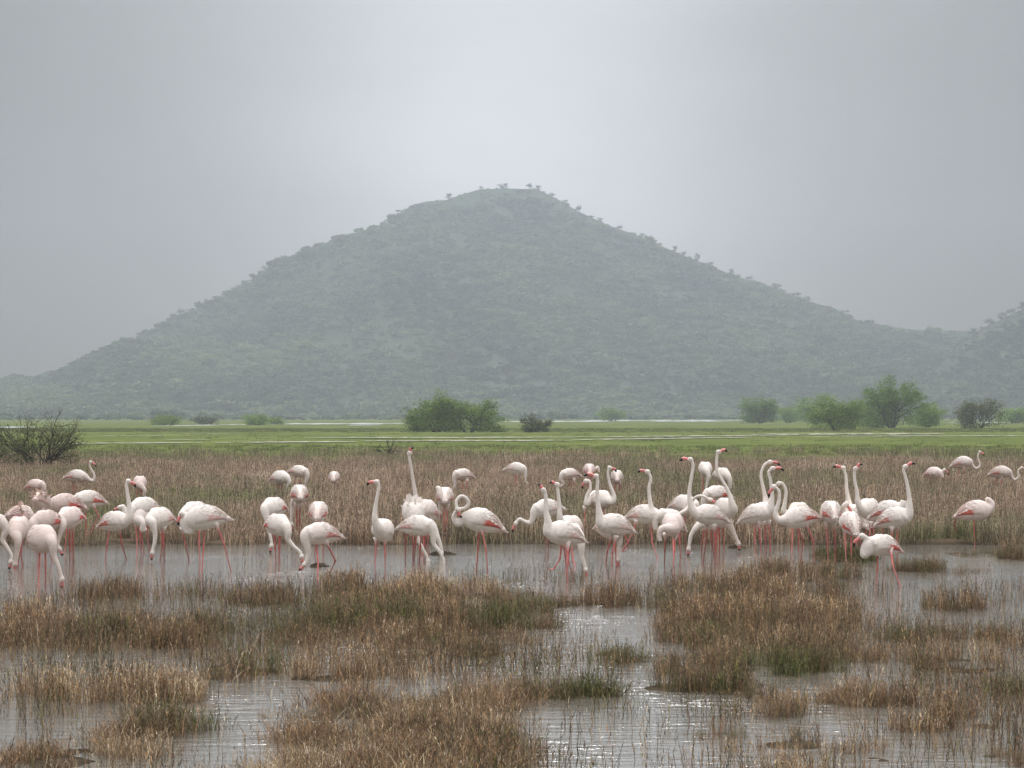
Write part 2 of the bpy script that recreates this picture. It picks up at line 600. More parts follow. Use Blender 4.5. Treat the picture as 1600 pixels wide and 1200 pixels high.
def strip(name, mat, segs, z, seed, kind='structure'):
    """irregular pale strip on the plain; segs: (x0, x1, ya, yb at x0, ya, yb at x1) in photo pixels"""
    rng = np.random.default_rng(seed)
    V = []
    Q = []
    for (x0, x1, a0, b0, a1, b1) in segs:
        n = max(6, int((x1 - x0) / 8))
        base = len(V)
        for i in range(n + 1):
            k = i / n
            x = x0 + (x1 - x0) * k
            a = a0 + (a1 - a0) * k
            b = b0 + (b1 - b0) * k
            e = min(1, 4 * k, 4 * (1 - k)) ** 0.5
            mid = (a + b) / 2
            hw = (b - a) / 2 * 0.7 * (e * rng.uniform(0.3, 1.15) + 0.02)
            off = rng.uniform(-.12, .12) * (b - a)
            for yy in (mid + hw + off, mid - hw + off):
                d = depth_of(yy)
                V.append(((x - 800) * d / F, d, z))
        for i in range(n):
            o = base + 2 * i
            Q.append((o, o + 2, o + 3, o + 1))
    return link(name, fast_mesh(name, V, Q), mat, kind=kind)


ZT = 0.115
strip('dirt_track', M['track'], [(60, 320, 694.5, 696.3, 693, 695), (330, 560, 692.5, 695, 691, 693.5), (470, 900, 684.5, 687.0, 684, 686.2), (560, 900, 689.5, 692.6, 688.8, 691.6),
                                 (880, 1250, 683.8, 685.6, 680.5, 682.6), (890, 1180, 688, 690.6, 684, 686.4), (1170, 1480, 678.6, 682.0, 677.6, 680.6),
                                 (1250, 1700, 683, 684.6, 680.8, 682.8)], ZT, 3)
strip('bare_strip', M['track'], [(150, 260, 682, 683.0, 681.6, 682.4), (275, 380, 679.3, 680.2, 679.3, 680.1), (250, 330, 689, 690, 688.6, 689.6)], ZT + .004, 9)
strip('salt_flat', M['salt'], [(235, 350, 666.0, 667.6, 664.3, 665.7), (340, 420, 663.6, 665, 663.0, 664.6), (400, 640, 662.0, 664.4, 661.2, 663.6), (540, 600, 664.6, 666, 664, 665.4),
                               (780, 960, 657.8, 660.6, 657.6, 660.0), (900, 1180, 656.8, 659.2, 655.8, 658.2), (1010, 1140, 659, 660, 658.4, 659.6),
                               (1480, 1720, 660.2, 662.6, 659.4, 661.2), (-120, 60, 668, 670.5, 667, 669.5)], ZT + .008, 5)

# ------------------------------------------------------------------ hills
SKYLINE = [(-900, 640), (-300, 612), (0, 590), (60, 587), (110, 577), (150, 562), (190, 543), (230, 518), (280, 489), (330, 469), (370, 450), (410, 432), (450, 408),
           (500, 384), (550, 367), (600, 350), (640, 319), (665, 311), (695, 310), (720, 301), (750, 292), (790, 291), (840, 292), (870, 307), (900, 325),
           (950, 348), (1000, 366), (1050, 388), (1100, 408), (1150, 428), (1200, 443), (1250, 463), (1290, 475), (1330, 495), (1360, 503), (1420, 511),
           (1480, 515), (1530, 516), (1600, 520), (1900, 570), (2500, 640)]
YR = 2200.0
SX = np.array([(a - 800) / F * YR for a, b in SKYLINE])
SH = np.array([(HORIZON - b) / F * YR + CAMH for a, b in SKYLINE]) - 1.5
RIGHT = [(1330, 649), (1420, 615), (1475, 560), (1505, 528), (1530, 511), (1560, 498), (1600, 478), (1660, 452), (1760, 420), (1880, 410), (2000, 430), (2200, 520), (2400, 640)]
YR2 = 1880.0
SX2 = np.array([(a - 800) / F * YR2 for a, b in RIGHT])
SH2 = np.array([(HORIZON - b) / F * YR2 + CAMH for a, b in RIGHT]) - 1.5


def hill_main(X, Y):
    t = (YR - Y) / 640.0
    gul = (fbm(X / 75.0 + Y / 260.0, Y / 330.0, 4, 41) - 0.5) * 1.6
    Xs = X * (1 + 0.12 * np.clip(t, 0, 1)) + gul * 60 * np.clip(t, 0, 1) * np.clip(1 - t, 0, 1) * 4
    H = np.interp(Xs, SX, SH, left=0, right=0)
    front = np.clip(1 - t, 0, 1) ** 1.25
    back = np.clip(1 - ((Y - YR) / 420.0), 0, 1) ** 1.4
    g = np.where(Y < YR, front, back)
    z = H * g * (1 + 0.35 * gul * np.clip(t, 0, 1) * np.clip(1 - t, 0, 1) * 4)
    z += (fbm(X / 9.0, Y / 9.0, 3, 43) - 0.5) * 2.2 * np.clip(H * g / 12, 0, 1) * np.clip(np.abs(t) * 5, 0.15, 1)
    return z - 0.25


def hill_right(X, Y):
    t = (YR2 - Y) / 300.0
    gul = (fbm(X / 60.0 + 7, Y / 200.0, 4, 51) - 0.5)
    H = np.interp(X + gul * 50 * np.clip(t, 0, 1), SX2, SH2, left=0, right=0)
    g = np.where(Y < YR2, np.clip(1 - t, 0, 1) ** 1.2, np.clip(1 - (Y - YR2) / 300.0, 0, 1) ** 1.3)
    z = H * g + (fbm(X / 7.0, Y / 7.0, 3, 53) - 0.5) * 1.5 * np.clip(H * g / 12, 0, 1)
    return z - 0.25


def hill_obj(name, fn, x0, x1, y0, y1, step):
    xs = np.arange(x0, x1 + 1, step)
    ys = np.arange(y0, y1 + 1, step)
    X, Y = np.meshgrid(xs, ys)
    Z = fn(X, Y)
    idx = np.arange(X.size).reshape(X.shape)
    q = np.stack([idx[:-1, :-1], idx[:-1, 1:], idx[1:, 1:], idx[1:, :-1]], -1).reshape(-1, 4)
    return link(name, fast_mesh(name, np.stack([X, Y, Z], -1).reshape(-1, 3), q, smooth=True), M['hill'], kind='structure')


hill_obj('hill', hill_main, -840, 840, 1555, 2640, 5.0)
hill_obj('side_hill', hill_right, 190, 700, 1570, 2200, 5.0)

# ------------------------------------------------------------------ haze: the air between here and the hill
hm = bpy.data.materials.new('haze')
hm.use_nodes = True
ht = hm.node_tree
ht.nodes.clear()
pv = N(ht, 'ShaderNodeVolumePrincipled')
pv.inputs['Color'].default_value = (0.43, 0.465, 0.505, 1)
pv.inputs['Density'].default_value = 0.00042
pv.inputs['Anisotropy'].default_value = 0.6
ho = N(ht, 'ShaderNodeOutputMaterial')
ht.links.new(pv.outputs[0], ho.inputs['Volume'])
hx, hy0, hy1, hz0, hz1 = 1800.0, -60.0, 2790.0, -1.4, 196.0
hv = [(sx * hx, y, z) for z in (hz0, hz1) for y in (hy0, hy1) for sx in (-1, 1)]
hq = [(0, 2, 3, 1), (4, 5, 7, 6), (0, 1, 5, 4), (2, 6, 7, 3), (0, 4, 6, 2), (1, 3, 7, 5)]
link('haze', fast_mesh('haze', hv, hq), hm, kind='stuff', label='pale rain haze hanging over the plain and hill', cat='haze')

# ------------------------------------------------------------------ trees and shrubs


def grow(rng, mb, tips, p, d, length, rad, level, maxlev, up, wig=0.35):
    n = 5
    pts = [p]
    for i in range(n):
        d = d + rng.normal(0, wig / n ** 0.5, 3) * 0.6 + np.array([0, 0, up]) / n
        d /= np.linalg.norm(d)
        pts.append(pts[-1] + d * length / n)
    pts = np.array(pts)
    mb.tube(pts, np.linspace(rad, rad * 0.55, n + 1), 5 if level < 2 else 4, cap=False)
    if level >= maxlev:
        tips.append((pts, d))
        return
    k = rng.integers(2, 4) + (1 if level == 0 else 0)
    for j in range(k):
        at = pts[-1] if j == 0 else pts[rng.integers(2, n + 1)]
        nd = d + rng.normal(0, 0.62, 3) * np.array([1, 1, 0.55])
        nd /= np.linalg.norm(nd)
        grow(rng, mb, tips, at, nd, length * rng.uniform(0.6, 0.85), rad * 0.58, level + 1, maxlev, up, wig)


def tree_meshes(seed, h, w, stems=4, maxlev=3, leaves=3500, leaf=0.16, spread=0.35, trunk=0.09, up=0.10, tilt=0.75, bare=0.0, low=False):
    """returns (trunk mesh, crown mesh): tapered limbs with twigs and leaf sprays in flat layers round the twigs"""
    rng = np.random.default_rng(seed)
    mb = MB()
    tips = []
    for s in range(stems):
        a = 2 * math.pi * (s + rng.uniform(-.3, .3)) / stems
        tl = tilt * rng.uniform(0.55, 1.2)
        d = np.array([math.cos(a) * tl, math.sin(a) * tl, 1.0])
        d /= np.linalg.norm(d)
        p = np.array([math.cos(a), math.sin(a), 0]) * 0.03 * w + np.array([0, 0, -0.15])
        grow(rng, mb, tips, p, d, h * 0.42, trunk * rng.uniform(.7, 1), 0, maxlev, up)
    V = np.concatenate(mb.v)
    # fit to the requested size
    ext = np.percentile(np.hypot(V[:, 0], V[:, 1]), 98)
    top = np.percentile(V[:, 2], 99)
    sc = np.array([w * 0.5 / ext, w * 0.5 / ext, h * 0.95 / top])
    mb.v = [v * sc for v in mb.v]
    # leaves
    allp = np.concatenate([t[0][1:] for t in tips]) * sc
    if bare > 0:
        keep = rng.random(len(allp)) > bare * np.clip(allp[:, 2] / h * 1.6 - 0.5, 0, 1)
        allp = allp[keep]
    nclump = len(allp)
    ci = rng.integers(0, nclump, leaves)
    cb = rng.normal(0.5, 0.20, nclump)
    off = rng.normal(0, 1, (leaves, 3)) * np.array([spread, spread, spread * 0.45])
    P = allp[ci] + off
    if low:
        # foliage reaching down to the ground
        m = rng.random(leaves) < 0.35
        P[m, 2] *= rng.uniform(0.1, 0.9, m.sum())
    P[:, 2] = np.maximum(P[:, 2], 0.05)
    q, c = leaf_quads(rng, P, leaf, np.clip(cb[ci] + rng.normal(0, .14, leaves), 0, 1))
    n = leaves
    v = q.reshape(-1, 3)
    cm = fast_mesh('crown', v, np.arange(4 * n).reshape(n, 4), col=np.repeat(c, 4, axis=0))
    return mb.mesh('trunk'), cm


def leaf_quads(rng, P, size, shade):
    n = len(P)
    a = rng.normal(0, 1, (n, 3))
    a[:, 2] *= 0.6
    a /= np.linalg.norm(a, axis=1)[:, None]
    b = rng.normal(0, 1, (n, 3))
    b -= a * (a * b).sum(1)[:, None]
    b /= np.linalg.norm(b, axis=1)[:, None]
    s = size * rng.uniform(0.6, 1.4, n)[:, None]
    q = np.stack([P - a * s * .5, P + b * s * .28, P + a * s * .5, P - b * s * .28], 1)
    c = np.stack([shade, rng.random(n), rng.random(n)], 1)
    return q, c


def tree(name, px, base, seed, h, w, label, leafmat='leaf', z=None, Y=None, group=None, cat='tree', **kw):
    d = depth_of(base) if Y is None else Y
    X = (px - 800) * d / F
    zz = float(ground_z(X, d)) if z is None else z
    r = empty(name, (X, d, zz), label, cat, group)
    tm, cm = tree_meshes(seed, h, w, **kw)
    link('trunk', tm, M['bark'], r)
    if kw.get('leaves', 1) > 0:
        link('crown', cm, M[leafmat], r)
    return r


tree('thorn_shrub', 62, 738, 11, 2.1, 3.3, 'dark thorny shrub with bare twigs sticking out on top, beside the brown reeds', 'leaf_d', stems=11, maxlev=3, leaves=5200, leaf=0.06, spread=0.12, trunk=0.045, tilt=1.0, bare=0.9, low=True, cat='shrub')
tree('thorn_shrub', -14, 736, 12, 1.5, 2.2, 'lower leafy thorn shrub half hidden against the bigger dark one', 'leaf_d', stems=7, maxlev=3, leaves=5000, leaf=0.06, spread=0.12, trunk=0.04, tilt=1.0, low=True, cat='shrub')
# dead shrub
rb = empty('dead_shrub', (*world(603, 0, depth_of(716))[:2], 0.05), 'small bare dead shrub with a twisted stem in the brown reeds', 'shrub')
mbd = MB()
tipsd = []
rd = np.random.default_rng(5)
for s in range(3):
    grow(rd, mbd, tipsd, np.array([0, 0, -0.05]), np.array([rd.uniform(-.9, .9), rd.uniform(-.3, .3), 0.8]), 0.42, 0.035, 0, 3, -0.05, 0.6)
link('trunk', mbd.mesh('trunk'), M['bark'], rb)

tree('mesquite_tree', 682, 676, 21, 4.0, 6.4, 'dense rounded green tree joined to the one with a visible forked trunk', 'leaf_b', stems=6, leaves=9000, leaf=0.24, spread=0.42, trunk=0.13, tilt=0.9, low=True)
tree('mesquite_tree', 733, 676, 22, 3.7, 7.6, 'spreading green tree with a visible forked trunk in mid meadow', 'leaf_b', stems=4, leaves=8500, leaf=0.22, spread=0.42, trunk=0.12, tilt=0.95, low=True)
tree('mesquite_shrub', 836, 676, 23, 1.9, 3.6, 'small dark flat-topped shrub standing alone in the green meadow', 'leaf_d', stems=5, leaves=3200, leaf=0.17, spread=0.25, trunk=0.10, tilt=1.1, cat='shrub')
tree('mesquite_tree', 1188, 662, 24, 6.2, 9.6, 'round dark tree at the open end of the tree group', 'leaf', stems=5, leaves=6500, leaf=0.42, spread=0.75, trunk=0.2, low=True)
tree('mesquite_shrub', 1232, 661, 30, 4.0, 8.0, 'low dark shrub between the round tree and the taller group', 'leaf', stems=5, leaves=3500, leaf=0.4, spread=0.7, trunk=0.15, low=True, cat='shrub')
tree('mesquite_tree', 1274, 662, 25, 6.6, 11.0, 'tall leafy tree behind the bright yellow-green bush', 'leaf', stems=5, leaves=6500, leaf=0.42, spread=0.8, trunk=0.2, low=True)
tree('mesquite_shrub', 1306, 673, 26, 4.1, 6.6, 'bright yellow-green bush with dark stems at its foot', 'leaf_b', stems=8, leaves=7500, leaf=0.24, spread=0.45, trunk=0.08, tilt=1.0, low=True, cat='shrub')
tree('mesquite_tree', 1393, 669, 27, 7.6, 12.6, 'tallest wide tree of the group with feathery layered branches', 'leaf', stems=5, maxlev=4, leaves=17000, leaf=0.27, spread=0.45, trunk=0.24, tilt=0.95, low=True)
tree('mesquite_shrub', 1352, 668, 31, 4.4, 6.5, 'leafy green shrub filling the gap under the tallest tree', 'leaf_b', stems=6, leaves=4500, leaf=0.27, spread=0.5, trunk=0.1, low=True, cat='shrub')
tree('mesquite_shrub', 1450, 668, 28, 3.9, 6.4, 'mid green shrub leaning out from the tallest tree', 'leaf', stems=6, leaves=5000, leaf=0.27, spread=0.5, trunk=0.1, low=True, cat='shrub')
tree('mesquite_tree', 1528, 670.5, 29, 4.3, 7.6, 'dark open-branched small tree standing apart on bright grass', 'leaf_d', stems=8, leaves=5600, leaf=0.22, spread=0.38, trunk=0.09, tilt=1.0, low=True)
tree('mesquite_shrub', 1585, 662, 32, 3.6, 9.0, 'far low thicket beyond the dark open-branched tree', 'leaf', stems=6, leaves=3500, leaf=0.4, spread=0.7, trunk=0.13, low=True, cat='shrub')
tree('mesquite_shrub', 1630, 662, 38, 4.0, 9.0, 'farthest low thicket at the end of the tree group', 'leaf', stems=6, leaves=3000, leaf=0.4, spread=0.7, trunk=0.13, low=True, cat='shrub')
tree('distant_shrub', 401, 664.5, 33, 2.1, 5.4, 'dark green bush by the pale salt strip at the hill foot', 'leaf', stems=5, leaves=2600, leaf=0.3, spread=0.45, trunk=0.1, low=True, cat='shrub')
tree('distant_shrub', 431, 663.5, 34, 1.5, 3.0, 'little bush next to the dark green one by the salt strip', 'leaf_b', stems=4, leaves=1200, leaf=0.3, spread=0.4, trunk=0.08, low=True, cat='shrub')
tree('distant_shrub', 260, 665.5, 35, 1.8, 6.0, 'pale hazy bush at the end of the salt strip', 'leaf_b', stems=5, leaves=2200, leaf=0.3, spread=0.5, trunk=0.08, low=True, cat='shrub')
tree('distant_shrub', 318, 663.5, 36, 1.6, 6.5, 'thin scrubby bush with bare gaps behind the salt strip', 'leaf_d', stems=6, leaves=1400, leaf=0.3, spread=0.5, trunk=0.08, cat='shrub')
tree('distant_shrub', 957, 658.5, 37, 4.0, 9.0, 'faint hazy tree at the foot of the hill above the salt line', 'leaf', stems=4, leaves=2200, leaf=0.6, spread=0.9, trunk=0.15)

# trees that stand out against the sky on the ridge
RIDGE = [(702, 4.5, 6.5), (752, 2.6, 3.4), (786, 4.4, 7.0), (828, 4.6, 5.5), (841, 3.4, 5.5), (862, 3.0, 5), (882, 3.2, 4.5), (905, 5.2, 4.6), (938, 3, 5), (968, 3.2, 5), (1003, 3.6, 4.4), (1016, 4.4, 3.4),
         (1055, 4.8, 4.2), (1068, 3.4, 4), (1090, 6.0, 4.4), (1110, 3.6, 6), (1143, 4.6, 5.2), (1170, 3.4, 6), (1214, 5.0, 7.5), (1245, 4.4, 7.5), (1262, 3.8, 6),
         (585, 2.6, 4.5), (445, 4.2, 7.5), (411, 5.0, 8.5), (382, 5.2, 9), (368, 4.0, 7), (324, 4.4, 4.0), (282, 4.8, 7), (270, 4.2, 7), (222, 5, 8.5), (208, 4.5, 8), (172, 4.6, 8), (120, 3.5, 7)]
protos = [tree_meshes(100 + i, 5.0, 7.0, stems=3, maxlev=2, leaves=420, leaf=0.75, spread=0.75, trunk=0.2, tilt=0.75) for i in range(4)]
for i, (px, h, w) in enumerate(RIDGE):
    X = (px - 800) / F * YR
    z = float(hill_main(np.array([X]), np.array([YR]))[0])
    r = empty('ridge_tree', (X, YR, z - 0.3), 'small scrubby tree standing out against the sky on the big hill ridge', 'tree', 'trees on the skyline of the big hill')
    r.scale = (w / 7.0, w / 7.0, h / 5.0)
    r.rotation_euler = (0, 0, i * 1.7)
    tm, cm = protos[i % 4]
    link('trunk', tm, M['bark'], r)
    link('crown', cm, M['ridge_leaf'], r)
for i, (px, h, w) in enumerate([(1522, 3.5, 6), (1546, 5.0, 6.5), (1566, 5.0, 6.0), (1581, 4.4, 6), (1598, 5.2, 6)]):
    X = (px - 800) / F * YR2
    z = float(hill_right(np.array([X]), np.array([YR2]))[0])
    r = empty('ridge_tree', (X, YR2, z - 0.3), 'scrubby tree on the skyline of the darker side hill', 'tree', 'trees on the skyline of the side hill')
    r.scale = (w / 7.0, w / 7.0, h / 5.0)
    r.rotation_euler = (0, 0, i * 2.1)
    tm, cm = protos[i % 4]
    link('trunk', tm, M['bark'], r)
    link('crown', cm, M['ridge_leaf'], r)

# ------------------------------------------------------------------ scattering with geometry nodes (only for stuff)


def scatter_tree(coll):
    g = bpy.data.node_groups.new('scatter', 'GeometryNodeTree')
    g.interface.new_socket('Geometry', in_out='INPUT', socket_type='NodeSocketGeometry')
    g.interface.new_socket('Geometry', in_out='OUTPUT', socket_type='NodeSocketGeometry')
    gi = g.nodes.new('NodeGroupInput')
    go = g.nodes.new('NodeGroupOutput')
    ci = g.nodes.new('GeometryNodeCollectionInfo')
    ci.inputs['Collection'].default_value = coll
    ci.inputs['Separate Children'].default_value = True
    ci.inputs['Reset Children'].default_value = True
    ip = g.nodes.new('GeometryNodeInstanceOnPoints')
    ip.inputs['Pick Instance'].default_value = True

    def attr(nm, dt):
        a = g.nodes.new('GeometryNodeInputNamedAttribute')
        a.data_type = dt
        a.inputs['Name'].default_value = nm
        return a.outputs['Attribute']
    L = g.links.new
    L(gi.outputs[0], ip.inputs['Points'])
    L(ci.outputs[0], ip.inputs['Instance'])
    L(attr('pick', 'INT'), ip.inputs['Instance Index'])
    er = g.nodes.new('FunctionNodeEulerToRotation')
    L(attr('rot', 'FLOAT_VECTOR'), er.inputs[0])
    L(er.outputs[0], ip.inputs['Rotation'])
    L(attr('scl', 'FLOAT_VECTOR'), ip.inputs['Scale'])
    L(ip.outputs[0], go.inputs[0])
    return g


def proto_collection(name, meshes, mat):
    c = bpy.data.collections.new(name)
    for i, me in enumerate(meshes):
        if not me.materials:
            me.materials.append(mat)
        o = bpy.data.objects.new('%s_%02d' % (name, i), me)
        c.objects.link(o)
    return c


def scatter(name, P, pick, rot, scl, tint, coll, label, cat, mat=None, parent=None):
    me = bpy.data.meshes.new(name)
    n = len(P)
    me.vertices.add(n)
    me.vertices.foreach_set('co', np.asarray(P, np.float32).ravel())
    for nm, ty, key, arr in (('pick', 'INT', 'value', np.asarray(pick, np.int32)), ('rot', 'FLOAT_VECTOR', 'vector', np.asarray(rot, np.float32)),
                             ('scl', 'FLOAT_VECTOR', 'vector', np.asarray(scl, np.float32)), ('tint', 'FLOAT', 'value', np.asarray(tint, np.float32))):
        a = me.attributes.new(nm, ty, 'POINT')
        a.data.foreach_set(key, arr.ravel())
    o = link(name, me, mat, parent, label if parent is None else None, cat if parent is None else None, None, 'stuff')
    md = o.modifiers.new('scatter', 'NODES')
    md.node_group = scatter_tree(coll)
    return o


# hillside scrub: one mass of bushes nobody could count
def bush_mesh(seed):
    rng = np.random.default_rng(seed)
    n = 130
    nb = rng.integers(3, 6)
    ctr = rng.normal(0, 1, (nb, 3)) * np.array([.32, .32, .12]) + np.array([0, 0, .5])
    k = rng.integers(0, nb, n)
    d = rng.normal(0, 1, (n, 3))
    d /= np.linalg.norm(d, axis=1)[:, None]
    P = ctr[k] + d * np.array([.34, .34, .24]) * rng.uniform(.6, 1.05, n)[:, None]
    P[:, 2] = np.maximum(P[:, 2], 0.02)
    q, c = leaf_quads(rng, P, 0.34, np.clip(rng.normal(.5, .18, n), 0, 1))
    return fast_mesh('bush', q.reshape(-1, 3), np.arange(4 * n).reshape(n, 4), col=np.repeat(c, 4, axis=0))


bush_coll = proto_collection('scrub_bush', [bush_mesh(300 + i) for i in range(8)], M['scrub'])


def hill_points(fn, n, x0, x1, y0, y1, seed):
    rng = np.random.default_rng(seed)
    X = rng.uniform(x0, x1, n)
    Y = rng.uniform(y0, y1, n)
    px = X / Y * F + 800
    dens = fbm(X / 38.0, Y / 60.0, 4, 61)
    Z = fn(X, Y)
    keep = (px > -260) & (px < 1860) & (Z > 0.3) & (dens + rng.uniform(-.25, .25, n) > 0.33)
    keep &= ~((Y > YR - 60) & (px > 585) & (px < 870) & (rng.random(n) < .35))
    return X[keep], Y[keep], Z[keep]


for fn, n, box, seed in ((hill_main, 44000, (-700, 700, 1560, 2235), 71), (hill_right, 15000, (200, 640, 1580, 1915), 72)):
    X, Y, Z = hill_points(fn, n, *box, seed)
    rng = np.random.default_rng(seed + 5)
    k = len(X)
    s = rng.gamma(3, 1.0, k) + 1.8
    if fn is hill_right:
        s = s * .9
    s = np.where(Y > (YR - 25 if fn is hill_main else YR2 - 25), s * 0.42, s)
    scl = np.stack([s, s, s * rng.uniform(.5, .8, k)], 1)
    rot = np.stack([np.zeros(k), np.zeros(k), rng.uniform(0, 6.28, k)], 1)
    scatter('hillside_scrub', np.stack([X, Y, Z - 0.15], 1), rng.integers(0, 8, k), rot, scl, np.clip(1.6 * fbm(X / 55.0 + Y / 240.0, Y / 130.0, 4, 41) - .3 + rng.normal(0, .1, k), 0, 1) * (1.0 if fn is hill_main else .45), bush_coll,
            'grey-green thorn scrub covering the slope of the %s hill' % ('big' if fn is hill_main else 'darker side'), 'scrub')
# strip of scrub along the hill foot on the plain
rng = np.random.default_rng(77)
k = 1500
Y = rng.uniform(1150, 1600, k)
X = rng.uniform(-.21, .21, k) * Y
s = rng.gamma(5, 0.45, k) + 0.7
m = fbm(X / 60, Y / 40, 3, 66) > 0.5
X, Y, s = X[m], Y[m], s[m]
k = len(X)
scatter('foothill_scrub', np.stack([X, Y, np.full(k, 0.0)], 1), rng.integers(0, 8, k), np.stack([np.zeros(k), np.zeros(k), rng.uniform(0, 6, k)], 1),
        np.stack([s, s, s * .6], 1), rng.random(k), bush_coll, 'low scrub scattered over the plain at the foot of the hill', 'scrub')

# ------------------------------------------------------------------ grass


def blades(rng, nb, radius, h0, h1, width, lean, droop, segs=4, spikes=0, tint=0.0, ox=0.0, oy=0.0, oz=0.0):
    th = rng.uniform(0, 2 * math.pi, nb)
    r = radius * np.sqrt(rng.random(nb))
    B = np.stack([r * np.cos(th) + ox, r * np.sin(th) + oy, np.full(nb, -0.04 + oz)], 1)
    a2 = th + rng.normal(0, 0.9, nb)
    D = np.stack([np.cos(a2), np.sin(a2), np.zeros(nb)], 1)
    H = rng.uniform(h0, h1, nb)
    ln = np.abs(rng.normal(0, lean, nb)) + lean * 0.2
    dr = np.clip(rng.normal(droop, droop * 0.5, nb), 0, 1.2)
    wa = rng.uniform(0, math.pi, nb)
    Wv = np.stack([np.cos(wa), np.sin(wa), np.zeros(nb)], 1)
    V = []
    ts = np.linspace(0, 1, segs + 1)
    wob = rng.normal(0, 0.02, (nb, segs + 1, 3)) * (h1 * 1.2)
    wob[:, 0] = 0
    ctr = []
    for i, t in enumerate(ts):
        c = B + D * (ln * H * t + dr * H * 0.7 * t ** 2.2)[:, None] + np.array([0, 0, 1]) * ((H + 0.04) * (t - 0.5 * dr * t ** 2.4))[:, None] + wob[:, i]
        ctr.append(c)
        w = width * (1 - 0.85 * t ** 1.3) * 0.5
        V.append(np.stack([c - Wv * w, c + Wv * w], 1))
    V = np.stack(V, 1)                      # nb, segs+1, 2, 3
    nv = (segs + 1) * 2
    idx = np.arange(nb * nv).reshape(nb, segs + 1, 2)
    q = np.stack([idx[:, :-1, 0], idx[:, :-1, 1], idx[:, 1:, 1], idx[:, 1:, 0]], -1).reshape(-1, 4)
    cr = np.stack([rng.random(nb), rng.random(nb), np.full(nb, tint)], 1)
    C = np.repeat(cr, nv, axis=0)
    V = V.reshape(-1, 3)
    if spikes:
        ctr = np.stack(ctr, 1)
        ns = nb * spikes
        bi = np.repeat(np.arange(nb), spikes)
        t = rng.uniform(0.35, 0.98, ns) * segs
        i0 = np.minimum(t.astype(int), segs - 1)
        f = (t - i0)[:, None]
        P = ctr[bi, i0] * (1 - f) + ctr[bi, i0 + 1] * f
        an = rng.uniform(0, 2 * math.pi, ns)
        L = rng.uniform(0.012, 0.034, ns)[:, None] * (h1 / 0.34)
        dd = np.stack([np.cos(an) * .75, np.sin(an) * .75, rng.uniform(.3, 1.3, ns)], 1)
        sd = np.stack([-np.sin(an), np.cos(an), np.zeros(ns)], 1) * width * 0.55
        Q = np.stack([P - sd, P + sd, P + dd * L + sd * .3, P + dd * L - sd * .3], 1).reshape(-1, 3)
        q = np.concatenate([q, np.arange(4 * ns).reshape(ns, 4) + len(V)])
        V = np.concatenate([V, Q])
        C = np.concatenate([C, np.repeat(cr[bi], 4, axis=0)])
    return V, q, C


def tuft_mesh(seed, layers):
    rng = np.random.default_rng(seed)
    Vs, Qs, Cs = [], [], []
    n = 0
    for kw in layers:
        V, q, C = blades(rng, **kw)
        Vs.append(V)
        Qs.append(q + n)
        Cs.append(C)
        n += len(V)
    return fast_mesh('grass_tuft', np.concatenate(Vs), np.concatenate(Qs), col=np.concatenate(Cs))


stalk = [tuft_mesh(400 + i, [dict(nb=16, radius=.085, h0=.16, h1=.34, width=.0056, lean=.10, droop=.06, segs=4, spikes=6)]) for i in range(6)]
mixed = [tuft_mesh(420 + i, [dict(nb=15, radius=.09, h0=.16, h1=.33, width=.0056, lean=.14, droop=.12, spikes=5), dict(nb=16, radius=.1, h0=.06, h1=.2, width=.0060, lean=.35, droop=.4)]) for i in range(6)]
droopy = [tuft_mesh(440 + i, [dict(nb=24, radius=.09, h0=.16, h1=.34, width=.0060, lean=.22, droop=.55, segs=5, spikes=1), dict(nb=12, radius=.1, h0=.08, h1=.2, width=.0055, lean=.5, droop=.5)]) for i in range(6)]
float_ = [tuft_mesh(470 + i, [dict(nb=7, radius=.16, h0=.015, h1=.05, width=.006, lean=2.6, droop=1.0, segs=3)]) for i in range(4)]
short = [tuft_mesh(460 + i, [dict(nb=20, radius=.1, h0=.04, h1=.14, width=.005, lean=.4, droop=.4, segs=3)]) for i in range(4)]
sparse = [tuft_mesh(480 + i, [dict(nb=5, radius=.12, h0=.10, h1=.33, width=.0052, lean=.10, droop=.08, spikes=5)]) for i in range(6)]
reed = [tuft_mesh(500 + i, [dict(nb=34, radius=.26, h0=.16, h1=.42, width=.010, lean=.12, droop=.08, segs=3, spikes=4), dict(nb=14, radius=.26, h0=.1, h1=.25, width=.009, lean=.4, droop=.35, segs=3)]) for i in range(8)]
meadow = [tuft_mesh(520 + i, [dict(nb=40, radius=.55, h0=.05, h1=.16, width=.022, lean=.3, droop=.3, segs=3)]) for i in range(4)]
NEAR = proto_collection('grass_near', stalk + mixed + droopy + short + sparse + float_, M['dry'])
STY = {'s': (0, 6), 'm': (6, 12), 'd': (12, 18), 'c': (18, 22), 'p': (22, 28), 'f': (28, 32)}

P, PK, RT, SL, TN = [], [], [], [], []
rng = np.random.default_rng(90)


def put(X, Y, h, tint, style, z=None, jitter=0.15):
    n = len(X)
    if n == 0:
        return
    gz = ground_z(X, Y) if z is None else z
    P.append(np.stack([X, Y, np.maximum(gz, -0.05)], 1))
    lo, hi = STY[style]
    PK.append(rng.integers(lo, hi, n))
    RT.append(np.stack([rng.normal(0, .06, n), rng.normal(0, .06, n), rng.uniform(0, 6.28, n)], 1))
    s = h / 0.30 * rng.normal(1, .16, n).clip(.6, 1.5)
    SL.append(np.stack([s * .95, s * .95, s], 1))
    patch = fbm(X * .9, Y * .6, 3, 95) - 0.5
    TN.append(np.clip(tint + patch * .75 + rng.normal(0, jitter, n), 0, 1))


